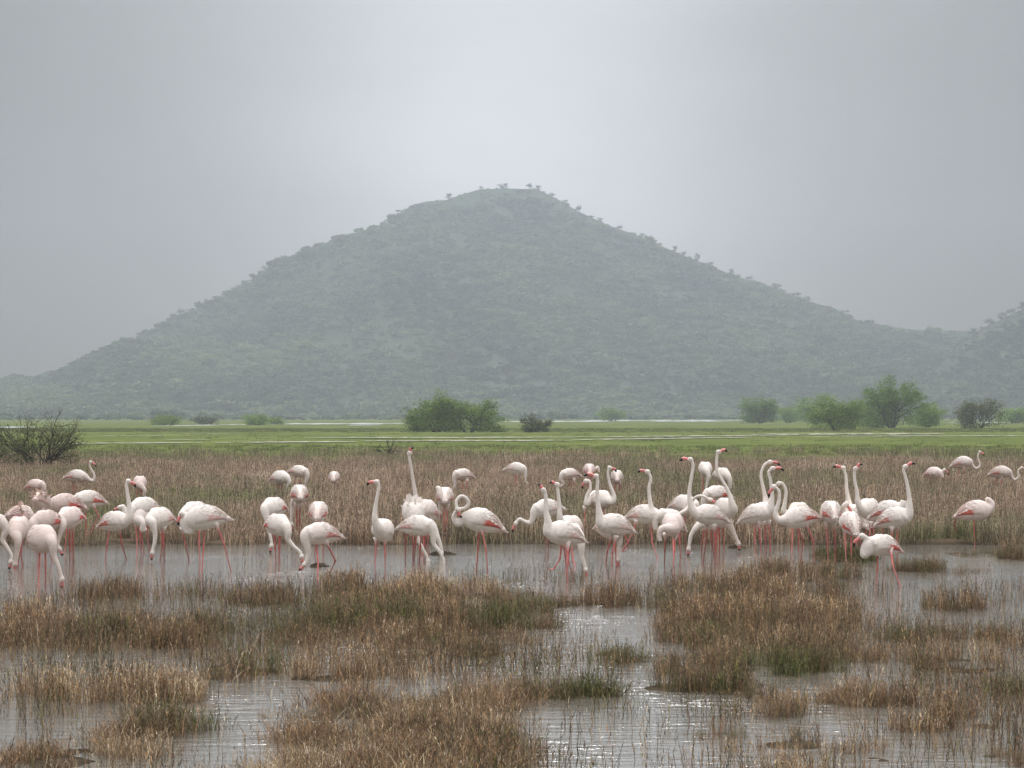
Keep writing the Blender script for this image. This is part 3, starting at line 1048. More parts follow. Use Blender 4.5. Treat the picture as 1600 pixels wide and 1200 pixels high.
for c, (cx, cy, rx, ry) in zip(CL, CLW):
    area = math.pi * rx * ry
    nt_ = max(3, int(area * 4.7 * (c[6] / 60.0) ** 0.6))
    th = rng.uniform(0, 6.283, nt_)
    r = np.sqrt(rng.random(nt_)) * 1.02
    TX = cx + rx * r * np.cos(th)
    TY = cy + ry * r * np.sin(th)
    tr = rng.uniform(.09, .22, nt_)
    cnt = (tr / .2) ** 1.5 * rng.uniform(18, 36, nt_) * (c[6] / 60.0) ** 0.5
    ti = np.repeat(np.arange(nt_), cnt.astype(int))
    n = len(ti)
    X = TX[ti] + rng.normal(0, 1, n) * tr[ti] * .62
    Y = TY[ti] + rng.normal(0, 1, n) * tr[ti] * .62
    hs = (rng.uniform(.5, 1.12, nt_) * (.75 + 1.1 * tr))[ti]
    tt = rng.normal(0, .13, nt_)[ti]
    dr = c[7] == 'd'
    k = rng.random(len(X))
    a = k < 0.62
    put(X[a], Y[a], c[4] * hs[a], c[5] + tt[a], c[7])
    b = (k >= .62) & (k < .82)
    put(X[b], Y[b], c[4] * .95 * hs[b], c[5] + tt[b], 'm' if c[7] != 'm' else 's')
    e = k >= .82
    put(X[e], Y[e], c[4] * .8 * hs[e], c[5] + tt[e] - .05, 'c')
    n = int(14 * (rx + ry))
    th = rng.uniform(0, 6.283, n)
    r = rng.normal(1.05, .12, n)
    put(cx + rx * r * np.cos(th), cy + ry * r * np.sin(th), .2, .8, 'f', z=np.full(n, .035), jitter=.15)
# thin scattered stalks standing in the water
n = 20000
Y = 14 + (43.5 - 14) * rng.random(n) ** 0.8
X = rng.uniform(-1, 1, n) * Y * 0.24
px = X / Y * F + 800
py = HORIZON + CAMH * F / Y
den = fbm(X * .55 + 4, Y * .35, 3, 99)
dens = np.clip((den - 0.40) * 4, 0.05, 1)
for (x0, x1, y0, y1, f) in ((-200, 1800, 840, 905, .02), (-200, 480, 900, 925, .15), (845, 1085, 1112, 1260, .35), (330, 430, 1060, 1260, .35), (-200, 45, 1035, 1145, .25), (870, 1000, 945, 1003, .25), (1350, 1800, 900, 985, .5)):
    dens = np.where((px > x0) & (px < x1) & (py > y0) & (py < y1), dens * f, dens)
kp = rng.random(n) < dens
put(X[kp], Y[kp], .27, .52, 'p', z=np.full(kp.sum(), -0.02))
scatter('dry_grass', np.concatenate(P), np.concatenate(PK), np.concatenate(RT), np.concatenate(SL), np.concatenate(TN), NEAR,
        'dry brown and straw grass growing in clumps out of the shallow water', 'grass', M['dry'])

# reed belt behind the birds
REED = proto_collection('grass_reed', reed, M['reed'])
P, PK, RT, SL, TN = [], [], [], [], []
STY = {'r': (0, 8)}
for (ya, yb, dens) in ((43.2, 47, 20), (47, 70, 13), (70, 120, 7.0), (120, 215, 4.2)):
    n = int((yb - ya) * (ya + yb) / 2 * 0.46 * dens)
    Y = np.sqrt(rng.uniform(ya ** 2, yb ** 2, n))
    X = rng.uniform(-.23, .23, n) * Y
    gz = ground_z(X, Y)
    edge = 138 + 80 * (fbm(X / 22.0, Y / 30.0, 3, 101) - .4)
    fade = np.clip((edge - Y) / 62.0, 0, 1)
    k = (gz > -0.03) & (Y > bank(X) + .15) & (rng.random(n) < fade)
    X, Y = X[k], Y[k]
    hh = 0.14 + 0.27 * fbm(X / 2.2, Y / 6.0, 4, 103)
    hh = np.where(Y < 47, hh * 0.92, hh)
    t = 0.50 + 0.9 * (fbm(X / 3.5, Y / 9.0, 4, 105) - .5) - 0.28 * np.clip((Y - 90) / 60, 0, 1)
    put(X, Y, hh, t, 'r', jitter=.08)
scatter('reed_grass', np.concatenate(P), np.concatenate(PK), np.concatenate(RT), np.concatenate(SL), np.concatenate(TN), REED,
        'wide belt of brown dry reed grass behind the birds', 'grass', M['reed'])

MEAD = proto_collection('grass_meadow', meadow, M['green'])
P, PK, RT, SL, TN = [], [], [], [], []
STY = {'g': (0, 4)}
n = 16000
Y = np.sqrt(rng.uniform(115 ** 2, 420 ** 2, n))
X = rng.uniform(-.22, .22, n) * Y
k = rng.random(n) < np.clip((Y - 110) / 60, 0, 1)
X, Y = X[k], Y[k]
rowpx = HORIZON + CAMH * F / Y
k = ~(((rowpx > 676) & (rowpx < 698)) & (rng.random(len(Y)) < .92))
X, Y = X[k], Y[k]
put(X, Y, .20 + .12 * rng.random(len(X)), .35 + .6 * (fbm(X / 12., Y / 40., 3, 107) - .2), 'g', jitter=.12)
scatter('meadow_grass', np.concatenate(P), np.concatenate(PK), np.concatenate(RT), np.concatenate(SL), np.concatenate(TN), MEAD,
        'short bright green grass of the meadow below the hill', 'grass', M['green'])


# ------------------------------------------------------------------ free standing tussocks and mud mounds
def mound_mesh(rx, ry, h, seed):
    rng = np.random.default_rng(seed)
    nr, na = 7, 28
    V = [(0, 0, h)]
    for i in range(1, nr + 1):
        r = i / nr
        for a in range(na):
            th = a / na * 2 * math.pi
            w = 1 + .22 * math.sin(3 * th + seed) + .12 * math.sin(5 * th + 2 * seed) + rng.normal(0, .03)
            V.append((rx * r * w * math.cos(th), ry * r * w * math.sin(th), h * (1 - r ** 2) + rng.normal(0, .012) - 0.10 * r ** 3))
    Fs = [(0, 1 + a, 1 + (a + 1) % na) for a in range(na)]
    for i in range(nr - 1):
        for a in range(na):
            b = (a + 1) % na
            o = 1 + i * na
            Fs.append((o + a, o + na + a, o + na + b, o + b))
    me = bpy.data.meshes.new('mound')
    me.from_pydata(V, [], Fs)
    me.polygons.foreach_set('use_smooth', [True] * len(me.polygons))
    return me


for i, (c, (cx, cy, rx, ry)) in enumerate(zip(TUSS, TUW)):
    ry = max(ry, 0.28)
    t = empty('grass_tussock', (cx, cy, 0), c[8], 'tussock', 'free standing grass tussocks in the shallows')
    link('mound', mound_mesh(rx * .95, ry, .025, i + 3), M['mud'], t)
    rg = np.random.default_rng(600 + i)
    n = int(math.pi * rx * ry * c[6] * 1.1)
    Vs, Qs, Cs, off = [], [], [], 0
    for j in range(n):
        th = rg.uniform(0, 6.283)
        r = math.sqrt(rg.random())
        tn = c[5] + rg.normal(0, .12)
        hh = c[4] * rg.uniform(.75, 1.15) * (1 - .25 * r)
        for kw in (dict(nb=8, radius=.06, h0=hh * .5, h1=hh * 1.1, width=.0060, lean=.12, droop=.08, spikes=5), dict(nb=5, radius=.07, h0=hh * .2, h1=hh * .5, width=.0060, lean=.3, droop=.3)):
            V, q, C = blades(rg, tint=tn, ox=rx * r * math.cos(th), oy=ry * r * math.sin(th), **kw)
            Vs.append(V)
            Qs.append(q + off)
            Cs.append(C)
            off += len(V)
    b = link('blades', fast_mesh('blades', np.concatenate(Vs), np.concatenate(Qs), col=np.concatenate(Cs)), M['dry'], t)
    b['kind'] = 'stuff'
for i, (px, py, rx, ry, lab) in enumerate(MOUNDS):
    cx, cy, ax, ay = ellipse_world(px, py, rx, ry)
    link('mud_mound', mound_mesh(ax, ay, .035, i + 20), M['mud'], label=lab, cat='mud', group='dark mud mounds breaking the water', loc=(cx, cy, 0))

# ------------------------------------------------------------------ flamingos
WHITE = np.array([0.86, 0.775, 0.68])
CREAM = np.array([0.76, 0.68, 0.58])
PINK = np.array([0.79, 0.60, 0.53])
CORAL = np.array([0.66, 0.15, 0.11])
ROSE = np.array([0.74, 0.40, 0.35])
BLACK = np.array([0.018, 0.016, 0.016])
LEG = np.array([0.66, 0.19, 0.165])
LEG2 = np.array([0.38, 0.17, 0.155])
PU = np.array([0, .04, .12, .22, .34, .48, .62, .75, .86, .94, .98, 1.0])
PH = np.array([.006, .026, .05, .085, .125, .155, .166, .158, .128, .083, .047, .004])


def catmull(P, n):
    P = np.asarray(P, float)
    Q = np.vstack([2 * P[0] - P[1], P, 2 * P[-1] - P[-2]])
    m = len(P) - 1
    out_ = []
    for t in np.linspace(0, m - 1e-6, n):
        i = int(t)
        f = t - i
        a, b, c, e = Q[i], Q[i + 1], Q[i + 2], Q[i + 3]
        out_.append(0.5 * (2 * b + (c - a) * f + (2 * a - 5 * b + 4 * c - e) * f * f + (3 * b - a - 3 * c + e) * f ** 3))
    return np.array(out_)


BIRDS = []


def bird(label, fy, chest, tail, neck, head=None, bill=None, legs=None, tw=1, tint='w', coral=0.5, ny=0.0, fat=1.0, ruffle=0, dark=0.4):
    BIRDS.append(dict(label=label, fy=fy, chest=chest, tail=tail, neck=neck, head=head, bill=bill, legs=legs, tw=tw, tint=tint, coral=coral, ny=ny, fat=fat, ruffle=ruffle, dark=dark))


# --- dense group by the thorn shrub
bird('flamingo cut by the frame, neck curving down to a red head in the water', 890, (9, 815), (-50, 822), [(9, 828), (4, 843), (11, 855), (18, 868)], (17, 878), (14, 888), tint='p')
bird('dusky pink flamingo with ruffled back and hidden head beside the cut-off bird', 868, (48, 812), (13, 806), [(52, 815), (54, 828)], None, None, tint='d', tw=-1, coral=.3, ruffle=3)
bird('flamingo facing forward with its neck hanging straight down between two others', 886, (30, 836), (32, 818), [(28, 845), (27, 862), (25, 876)], (24, 882), (22, 890), tint='d', coral=.2, tw=1)
bird('biggest front flamingo of the dense group with black wing tip, neck down to the stalks', 915, (86, 842), (40, 852), [(82, 852), (84, 868), (91, 885), (95, 898)], (97, 906), (95, 918), legs=[[(62, 852), (61, 884), (60, 916)], [(71, 854), (71, 886), (71, 915)]], tint='d', coral=.25, fat=1.15, dark=1.0)
bird('flamingo with fluffed spiky back feathers rising behind the dense group', 864, (66, 792), (58, 782), [(70, 800), (73, 812)], None, None, tint='d', tw=-1, coral=.2, ruffle=6)
bird('small far flamingo with pink tail just below the thorn shrub', 790, (70, 757), (36, 765), [(69, 765), (67, 776)], None, None, tint='d', coral=.6)
bird('far flamingo in the reeds with tall curved neck and dark bill tip', 790, (137, 745), (98, 748), [(140, 750), (146, 751), (147, 741), (141, 730)], (142, 722), (150, 730), coral=.5, tint='w')
bird('flamingo with folded coral and black wing showing, head hidden in the dense group', 860, (78, 785), (135, 796), [(76, 794), (72, 806)], None, None, tint='d', coral=1.0, dark=.9)
bird('flamingo facing away from a pair of red legs with bright coral wing edge', 852, (117, 779), (167, 788), [(117, 788), (112, 800)], None, None, legs=[[(134, 795), (134, 822), (136, 851)], [(145, 793), (154, 806), (140, 836)]], coral=.9, tint='w')
bird('white-backed flamingo with coral tail tip half hidden behind the biggest front one', 880, (52, 816), (98, 820), [(52, 824), (48, 838)], None, None, coral=.9, tint='d')
bird('coral flamingo bending its neck down with black bill tip at the water', 878, (96, 812), (128, 812), [(98, 822), (93, 838), (90, 850)], (93, 858), (98, 868), legs=[[(108, 825), (109, 850), (109, 876)], [(114, 825), (114, 850), (115, 876)]], coral=1.0, tint='p')
bird('flamingo standing tall with upright neck and pink bill, legs apart in water', 877, (203, 811), (150, 826), [(202, 805), (202, 790), (199, 770), (198, 757)], (201, 752), (212, 762), legs=[[(172, 828), (167, 852), (164, 877)], [(186, 829), (190, 850), (200, 874)]], coral=.7)
bird('far flamingo with bowed neck tip hanging, behind the tall upright one', 800, (222, 758), (215, 756), [(226, 766), (225, 776), (231, 779), (233, 787)], None, None, tint='d', coral=.2)
bird('flamingo with tucked pink head peeking past the tall upright one', 866, (206, 795), (249, 798), [(204, 801), (196, 801), (193, 792)], (187, 793), (176, 799), coral=.3)
bird('front-facing flamingo with red shins and neck curled down between two grazing birds', 866, (220, 812), (217, 800), [(224, 818), (222, 828), (229, 826)], None, None, legs=[[(212, 820), (214, 843), (214, 868)], [(217, 822), (219, 843), (221, 866)]], coral=.2)
bird('flamingo grazing with its neck straight down to the water and red legs behind', 877, (234, 812), (270, 815), [(238, 818), (242, 832), (242, 846), (239, 858)], (238, 864), (237, 875), legs=[[(252, 828), (254, 850), (249, 876)], [(256, 828), (256, 852), (257, 876)]], coral=.5)
bird('large flamingo with a wide stride and S-curled neck, red bill pointing down', 893, (288, 812), (361, 813), [(294, 822), (299, 829), (291, 830), (286, 818), (292, 806)], (284, 803), (279, 828), legs=[[(320, 822), (318, 858), (315, 893)], [(337, 822), (350, 850), (363, 893)]], coral=.35, fat=1.05)
bird('flamingo hidden behind the large striding one, hunched back and pale red legs', 879, (286, 803), (330, 806), [(284, 812), (282, 824)], None, None, legs=[[(311, 824), (311, 850), (313, 880)], [(285, 830), (290, 852), (297, 878)]], coral=.3, tint='w')
# --- second cluster
bird('far flamingo grazing in reeds with tail pointing left of a similar overlapping one', 797, (452, 746), (420, 752), [(452, 754), (449, 764), (450, 774)], None, None, coral=.4)
bird('far flamingo overlapping another, long neck dropping into the reeds', 792, (481, 738), (448, 739), [(480, 745), (477, 757), (478, 770)], None, None, coral=.4)
bird('flamingo seen from behind with pink legs and neck hanging beside them', 848, (464, 772), (472, 780), [(457, 786), (456, 800), (455, 812)], (456, 820), (457, 830), legs=[[(463, 790), (464, 818), (465, 846)], [(469, 790), (468, 818), (468, 846)]], tw=-1, coral=.8)
bird('flamingo with red wing spot, thin neck straight down to the water edge', 862, (413, 795), (447, 798), [(417, 812), (421, 832), (424, 847)], (424, 853), (422, 862), coral=.9)
bird('flamingo with coral tail and a long neck sweeping forward to the water', 880, (452, 822), (411, 826), [(450, 832), (450, 842), (458, 853), (468, 862)], (471, 870), (472, 880), legs=[[(428, 832), (430, 856), (431, 880)], [(437, 832), (436, 856), (436, 880)]], coral=1.0)
bird('rounded flamingo seen squarely from behind with pink folded wing tips', 868, (497, 798), (497, 812), [(497, 800), (499, 815)], None, None, tw=-1, coral=.7, tint='w')
bird('flamingo lifting one bent leg, thick neck straight down beside a mud mound', 908, (474, 834), (536, 842), [(478, 846), (482, 862), (480, 876)], (476, 882), (470, 888), legs=[[(493, 848), (497, 876), (496, 912)], [(508, 850), (524, 876), (508, 906)]], coral=.6)
bird('tiny far flamingo seen from behind, alone in the reeds', 780, (522, 746), (522, 752), [(523, 743), (524, 739)], None, None, tw=-1, coral=.3)
bird('lone flamingo standing upright and facing forward, pink bill with black tip in profile', 885, (591, 822), (608, 846), [(586, 812), (586, 797), (589, 778), (592, 760)], (588, 753), (573, 759), legs=[[(588, 846), (587, 868), (585, 886)], [(601, 846), (602, 868), (602, 886)]], coral=.1, tw=1)
bird('flamingo stretching its neck straight up higher than every other bird', 868, (650, 792), (684, 812), [(651, 785), (647, 760), (643, 735), (640, 718)], (640, 708), (644, 703), coral=.5, ny=-.05)
bird('flamingo with raised spiky ruffled feathers bending its neck to the water', 875, (652, 815), (636, 788), [(650, 826), (653, 842), (660, 857), (667, 870)], (669, 877), (670, 886), legs=[[(635, 828), (634, 848), (633, 868)], [(642, 830), (646, 850), (645, 870)]], coral=.3, ruffle=9, tw=1, fat=1.1)
bird('flamingo with neck looping down to a red head right of the ruffled one', 879, (678, 822), (619, 828), [(677, 836), (678, 850), (688, 864), (693, 876)], (693, 884), (692, 896), legs=[[(651, 836), (649, 852), (646, 870)], [(659, 836), (657, 852), (655, 870)]], coral=.4)
bird('hidden flamingo showing only a bent neck over the mud mound', 867, (680, 826), (640, 822), [(682, 838), (687, 849), (689, 858)], (690, 864), (690, 872), coral=.3)
bird('flamingo seen from behind with a rosy rump and arched neck knob', 848, (694, 775), (696, 785), [(688, 768), (684, 762), (686, 775), (687, 795)], (687, 802), (687, 810), legs=[[(693, 792), (694, 818), (695, 848)], [(699, 792), (698, 818), (698, 848)]], tw=-1, coral=.5)
bird('far grazing flamingo with sharp tail and neck dipping behind the preening bird', 788, (709, 741), (742, 747), [(710, 750), (711, 758), (706, 768)], None, None, coral=.2)
bird('preening flamingo with looped neck and vivid red wing band', 894, (722, 806), (789, 831), [(716, 818), (709, 808), (716, 797), (728, 793), (732, 783), (722, 775), (714, 781), (713, 790)], (715, 796), (722, 809), legs=[[(749, 826), (747, 856), (744, 892)], [(751, 826), (759, 858), (763, 895)]], coral=1.0, dark=.9, ny=-.10)
bird('far flamingo grazing at the little pool with red legs and long neck down', 778, (822, 733), (786, 735), [(821, 742), (821, 753), (828, 763)], (831, 770), (832, 777), legs=[[(805, 740), (804, 758), (806, 778)], [(808, 740), (807, 758), (806, 778)]], coral=.3)
# --- centre group
bird('flamingo reaching forward with a hooked neck and pink bill, half hidden', 856, (832, 797), (884, 797), [(833, 808), (829, 817), (820, 815), (812, 811)], (806, 818), (801, 832), legs=[[(854, 812), (853, 832), (853, 855)], [(857, 812), (857, 832), (857, 854)]], coral=.2)
bird('leading flamingo with crossed red legs and neck raised, bill to the sky', 908, (852, 828), (915, 848), [(856, 815), (853, 798), (853, 784), (852, 772)], (849, 766), (843, 758), legs=[[(878, 852), (875, 873), (865, 890)], [(887, 853), (887, 880), (887, 910)]], coral=.3, fat=1.05)
bird('flamingo with slim straight neck and black bill held behind the leading one', 882, (876, 822), (910, 832), [(875, 808), (874, 790), (872, 770), (871, 762)], (870, 757), (864, 756), legs=[[(892, 850), (896, 878), (903, 902)], [(880, 850), (883, 868), (885, 882)]], coral=.2)
bird('hidden flamingo whose pale neck hangs down behind the leading one', 897, (908, 840), (866, 838), [(908, 852), (909, 868), (913, 884)], (915, 891), (916, 898), coral=.2, tint='w')
bird('far flamingo with dark wing mark bending its neck into the reeds', 785, (876, 741), (909, 745), [(877, 749), (880, 757), (870, 763), (866, 770)], None, None, coral=.3, dark=.9)
bird('pinkish far flamingo seen from behind above the raised heads', 790, (920, 734), (922, 742), [(930, 733), (934, 730), (936, 738)], None, None, tw=-1, tint='p', coral=.6)
bird('flamingo with hooked neck and orange bill pointing straight down', 846, (920, 780), (954, 790), [(917, 788), (917, 776), (922, 764), (921, 752)], (915, 752), (911, 764), legs=[[(914, 795), (914, 820), (920, 846)], [(941, 792), (940, 820), (940, 848)]], coral=.2)
bird('flamingo looking back over its shoulder with dark bill, next to the orange-billed one', 847, (952, 782), (922, 786), [(957, 784), (959, 774), (953, 757), (950, 740)], (953, 731), (963, 738), coral=.3)
bird('far white flamingo bundled up behind the one looking back', 790, (964, 744), (964, 752), [(958, 740), (961, 750)], None, None, tw=-1, coral=.1)
bird('flamingo walking with long upright neck and pink bill, legs bent in step', 884, (934, 815), (992, 833), [(936, 800), (934, 783), (933, 765), (934, 752)], (931, 744), (912, 744), legs=[[(957, 840), (949, 862), (946, 882)], [(963, 842), (957, 864), (956, 884)]], coral=.2)
bird('hidden flamingo with neck hanging straight down by the walking one', 882, (968, 828), (930, 828), [(968, 842), (967, 856), (966, 868)], (966, 875), (966, 883), legs=[[(972, 835), (982, 848), (972, 862)], [(960, 836), (962, 860), (963, 884)]], coral=.2)
bird('flamingo with tall neck turning its red bill back over its pointed tail', 872, (1030, 803), (975, 812), [(1020, 806), (1016, 785), (1014, 762), (1017, 748)], (1011, 737), (996, 739), legs=[[(1017, 820), (1019, 848), (1030, 878)], [(995, 818), (990, 832), (974, 858)]], coral=.4)
bird('flamingo with drooping pink tail plumes standing behind the front-facing pink one', 872, (1028, 802), (1072, 830), [(1024, 812), (1024, 828)], None, None, legs=[[(1052, 830), (1052, 850), (1053, 874)], [(1060, 828), (1062, 850), (1064, 872)]], coral=.5)
bird('rosy front-facing flamingo with lowered neck among red legs', 884, (1046, 826), (1058, 818), [(1034, 826), (1030, 838), (1032, 846)], None, None, legs=[[(1040, 840), (1039, 860), (1038, 876)], [(1055, 842), (1054, 862), (1052, 886)]], tint='p', coral=.5, tw=1)
bird('flamingo whose snaking neck rests sideways across the tall bird', 858, (1088, 789), (1045, 796), [(1062, 803), (1075, 796), (1080, 785), (1087, 777), (1097, 775)], (1110, 781), (1122, 783), legs=[[(1064, 800), (1064, 826), (1062, 856)], [(1070, 800), (1070, 826), (1072, 856)]], coral=.3, ny=-.2)
bird('tall upright flamingo with red bill and black tip, neck straight as a pole', 881, (1083, 800), (1140, 818), [(1081, 792), (1077, 772), (1080, 748), (1083, 728)], (1078, 718), (1062, 721), legs=[[(1105, 824), (1103, 846), (1098, 872)], [(1115, 824), (1117, 852), (1117, 880)]], coral=.3)
bird('hidden flamingo with neck dropping right to a mud strip', 862, (1138, 812), (1098, 810), [(1140, 820), (1146, 832), (1152, 845)], (1154, 850), (1155, 858), coral=.3, tint='p')
bird('hidden flamingo with a thin curved neck lowered under the tall upright one', 868, (1094, 815), (1132, 812), [(1088, 824), (1080, 836), (1077, 850)], (1076, 858), (1075, 867), legs=[[(1102, 824), (1097, 846), (1096, 866)], [(1110, 824), (1112, 846), (1116, 866)]], coral=.2)
bird('flamingo with a slanting neck and dark bill raised the other way from the tall one', 863, (1146, 795), (1117, 800), [(1144, 788), (1138, 768), (1128, 750), (1120, 735), (1120, 717)], (1123, 706), (1137, 706), legs=[[(1130, 812), (1130, 836), (1132, 860)], [(1122, 812), (1124, 836), (1124, 860)]], coral=.2)
bird('flamingo with coral wing patch crowded behind the slanting neck', 845, (1100, 772), (1146, 778), [(1100, 782), (1098, 792)], None, None, coral=1.0, tint='w')
bird('far flamingo like a white ball with its neck hanging in the reeds', 800, (1103, 736), (1100, 734), [(1107, 745), (1105, 755), (1103, 765)], None, None, coral=.1)
bird('far cream flamingo half hidden by the slanting neck', 806, (1138, 744), (1114, 746), [(1140, 752), (1141, 764)], None, None, coral=.1, tint='c')
# --- right of centre
bird('flamingo holding a fish-shaped pale head forward, pink bill tip, above an arched neck', 868, (1205, 796), (1154, 818), [(1204, 790), (1206, 770), (1204, 752), (1201, 738)], (1208, 732), (1229, 737), legs=[[(1180, 818), (1179, 846), (1182, 868)], [(1186, 818), (1188, 846), (1190, 868)]], coral=.1)
bird('flamingo arching its neck over with a red and black bill behind the pale head', 862, (1199, 795), (1188, 818), [(1196, 780), (1192, 760), (1189, 742), (1194, 727)], (1204, 722), (1219, 728), tw=-1, legs=[[(1196, 818), (1196, 840), (1197, 862)], [(1201, 818), (1203, 840), (1204, 862)]], coral=.3)
bird('flamingo with deep S neck and red bill hanging down, red legs mid-step', 881, (1222, 812), (1286, 812), [(1216, 812), (1212, 800), (1217, 783), (1217, 768)], (1209, 761), (1202, 778), legs=[[(1242, 822), (1255, 845), (1250, 872)], [(1258, 820), (1271, 845), (1273, 881)]], coral=.9)
bird('hidden flamingo showing a hooked rosy neck behind the deep S neck', 860, (1232, 802), (1268, 806), [(1225, 800), (1227, 782), (1228, 766), (1222, 755)], (1216, 756), (1211, 764), legs=[[(1238, 822), (1238, 842), (1237, 862)], [(1250, 822), (1248, 842), (1248, 860)]], coral=.3, tint='c')
bird('flamingo seen from behind with rosy tail feathers hanging, thin pink legs in the green tussock', 881, (1297, 798), (1302, 812), [(1290, 802), (1286, 812)], None, None, tw=-1, legs=[[(1291, 820), (1293, 850), (1294, 881)], [(1303, 820), (1305, 850), (1306, 877)]], coral=.8)
bird('flamingo preening its own back with a dusky pink bill, red tail towards us', 877, (1322, 808), (1336, 838), [(1316, 800), (1318, 791)], (1323, 788), (1332, 811), tw=-1, legs=[[(1321, 830), (1321, 855), (1322, 880)], [(1330, 832), (1330, 856), (1330, 878)]], coral=1.0, ny=-.18)
bird('upright flamingo with straight neck and black-tipped bill, back to a twin neck', 862, (1328, 796), (1352, 825), [(1326, 785), (1323, 766), (1322, 747)], (1317, 731), (1301, 731), coral=.3, tw=-1)
bird('upright flamingo whose bill points away from its twin neck', 862, (1342, 795), (1376, 802), [(1341, 786), (1339, 768), (1335, 748)], (1337, 732), (1348, 726), coral=.3)
bird('flamingo with rosy wing half hidden behind the bird with open bill', 866, (1410, 792), (1357, 812), [(1410, 790), (1412, 782)], None, None, legs=[[(1362, 820), (1358, 840), (1360, 866)], [(1378, 820), (1380, 840), (1382, 864)]], coral=.7)
bird('flamingo with thick upright neck and open black-tipped bill', 880, (1422, 803), (1367, 824), [(1421, 792), (1420, 772), (1416, 750), (1412, 736)], (1415, 729), (1430, 725), legs=[[(1402, 826), (1402, 850), (1402, 880)], [(1394, 828), (1394, 850), (1396, 880)]], coral=.6)
bird('small foremost flamingo with curled neck and scarlet bill, dark legs wading', 915, (1352, 850), (1411, 864), [(1356, 862), (1350, 867), (1349, 856), (1354, 842)], (1346, 838), (1334, 856), legs=[[(1371, 862), (1371, 888), (1368, 916)], [(1391, 862), (1395, 884), (1410, 918)]], coral=1.0)
# --- right edge
bird('far flamingo with pink head lowered against its chest, legs lost in reeds', 775, (1470, 738), (1444, 745), [(1472, 745), (1472, 738)], (1476, 734), (1483, 745), coral=.5, tint='p')
bird('far flamingo with neck curved like a swan and a red bill, deepest in the reeds', 770, (1519, 720), (1484, 730), [(1519, 727), (1525, 732), (1531, 727), (1528, 714)], (1531, 706), (1539, 714), coral=.5)
bird('far flamingo cut by the frame with a U-shaped neck', 780, (1580, 737), (1543, 743), [(1580, 744), (1585, 750), (1591, 745), (1591, 735)], (1597, 731), (1607, 738), coral=.6, tint='c')
bird('coral-tailed flamingo standing alone at the reed edge with a bent rear leg', 851, (1550, 795), (1490, 809), [(1550, 788), (1544, 780), (1540, 782)], None, None, legs=[[(1498, 808), (1491, 816), (1498, 848)], [(1522, 810), (1522, 828), (1523, 851)]], coral=.9, tint='p')

TINT = {'w': WHITE, 'p': PINK * .55 + WHITE * .45, 'd': np.array([.72, .58, .50]), 'c': CREAM}


def body_frame(b):
    d = depth_of(b['fy'])
    C = world(*b['chest'], d)
    T = world(*b['tail'], d)
    proj = math.hypot(C[0] - T[0], C[2] - T[2])
    L = min(max(proj, .57), .68)
    if proj < L:
        dep = math.sqrt(L * L - proj * proj)
        if proj > .44:
            dep *= 0.6
        C[1] -= b['tw'] * dep / 2
        T[1] += b['tw'] * dep / 2
    L = np.linalg.norm(C - T)
    A = (C - T) / L
    U = np.array([0, 0, 1.0]) - A * A[2]
    if np.linalg.norm(U) < .2:
        U = np.array([0, -1.0, 0])
        U -= A * np.dot(A, U)
    U /= np.linalg.norm(U)
    S = np.cross(A, U)
    return d, C, T, L, A, U, S


def surf(fr, fat, u_, phi, off):
    d, C, T, L, A, U, S = fr
    h = np.interp(u_, PU, PH) * L / .62 * fat
    ctr = T + A * (u_ * L) + U * (.035 * math.sin(math.pi * min(max(u_, 0), 1)) * L / .62)
    return ctr + U * (math.sin(phi) * (h + off)) + S * (math.cos(phi) * (h * .82 + off))


temps = []
for bi, b in enumerate(BIRDS):
    fr = body_frame(b)
    d, C, T, L, A, U, S = fr
    mb = MB()
    na = 18
    us = np.concatenate([np.linspace(0, .9, 19), [.94, .97, .99, 1.0]])
    V = [surf(fr, b['fat'], u_, k / na * 2 * math.pi, 0) for u_ in us for k in range(na)]
    Fq = [(i * na + k, i * na + (k + 1) % na, (i + 1) * na + (k + 1) % na, (i + 1) * na + k) for i in range(len(us) - 1) for k in range(na)]
    Fq += [tuple(range(na - 1, -1, -1)), tuple((len(us) - 1) * na + k for k in range(na))]
    mb.add(V, Fq)
    # neck and head
    pts = [T + A * (L * .74) + U * .02, T + A * (L * .9)]
    m = len(b['neck'])
    for i, (px, py) in enumerate(b['neck']):
        pts.append(world(px, py, C[1] + b['ny'] * (i + 1) / m))
    H = None
    if b['head'] is not None:
        H = world(*b['head'], C[1] + b['ny'])
        Bt = world(*b['bill'], C[1] + b['ny'] * 1.1)
        dirb = (Bt - H)
        lb = np.linalg.norm(dirb)
        lim = min(max(lb, .10), .16)
        Bt = H + dirb / lb * lim
        dirb /= lb
        pts.append(H - dirb * .012)
    n = 56
    NP = catmull(pts, n)
    seg = np.concatenate([[0], np.cumsum(np.linalg.norm(np.diff(NP, axis=0), axis=1))])
    rad = np.interp(seg, [0, .10, .2, .32, .5, max(.7, seg[-1])], [.105, .080, .052, .034, .0255, .0225])
    rad = np.where(seg < .08, .10, rad)
    mb.tube(NP, rad, 10)
    if H is not None:
        hp = np.array([H - dirb * .045, H - dirb * .025, H, H + dirb * .022, H + dirb * .04])
        mb.tube(hp, [.014, .031, .037, .032, .020], 10)
    me = mb.mesh('tmp')
    o = bpy.data.objects.new('tmp', me)
    COL.objects.link(o)
    rm = o.modifiers.new('r', 'REMESH')
    rm.mode = 'VOXEL'
    rm.voxel_size = 0.0115
    sm = o.modifiers.new('s', 'SMOOTH')
    sm.factor = .5
    sm.iterations = 4
    temps.append((o, fr, NP, seg, H, Bt if H is not None else None, dirb if H is not None else None))

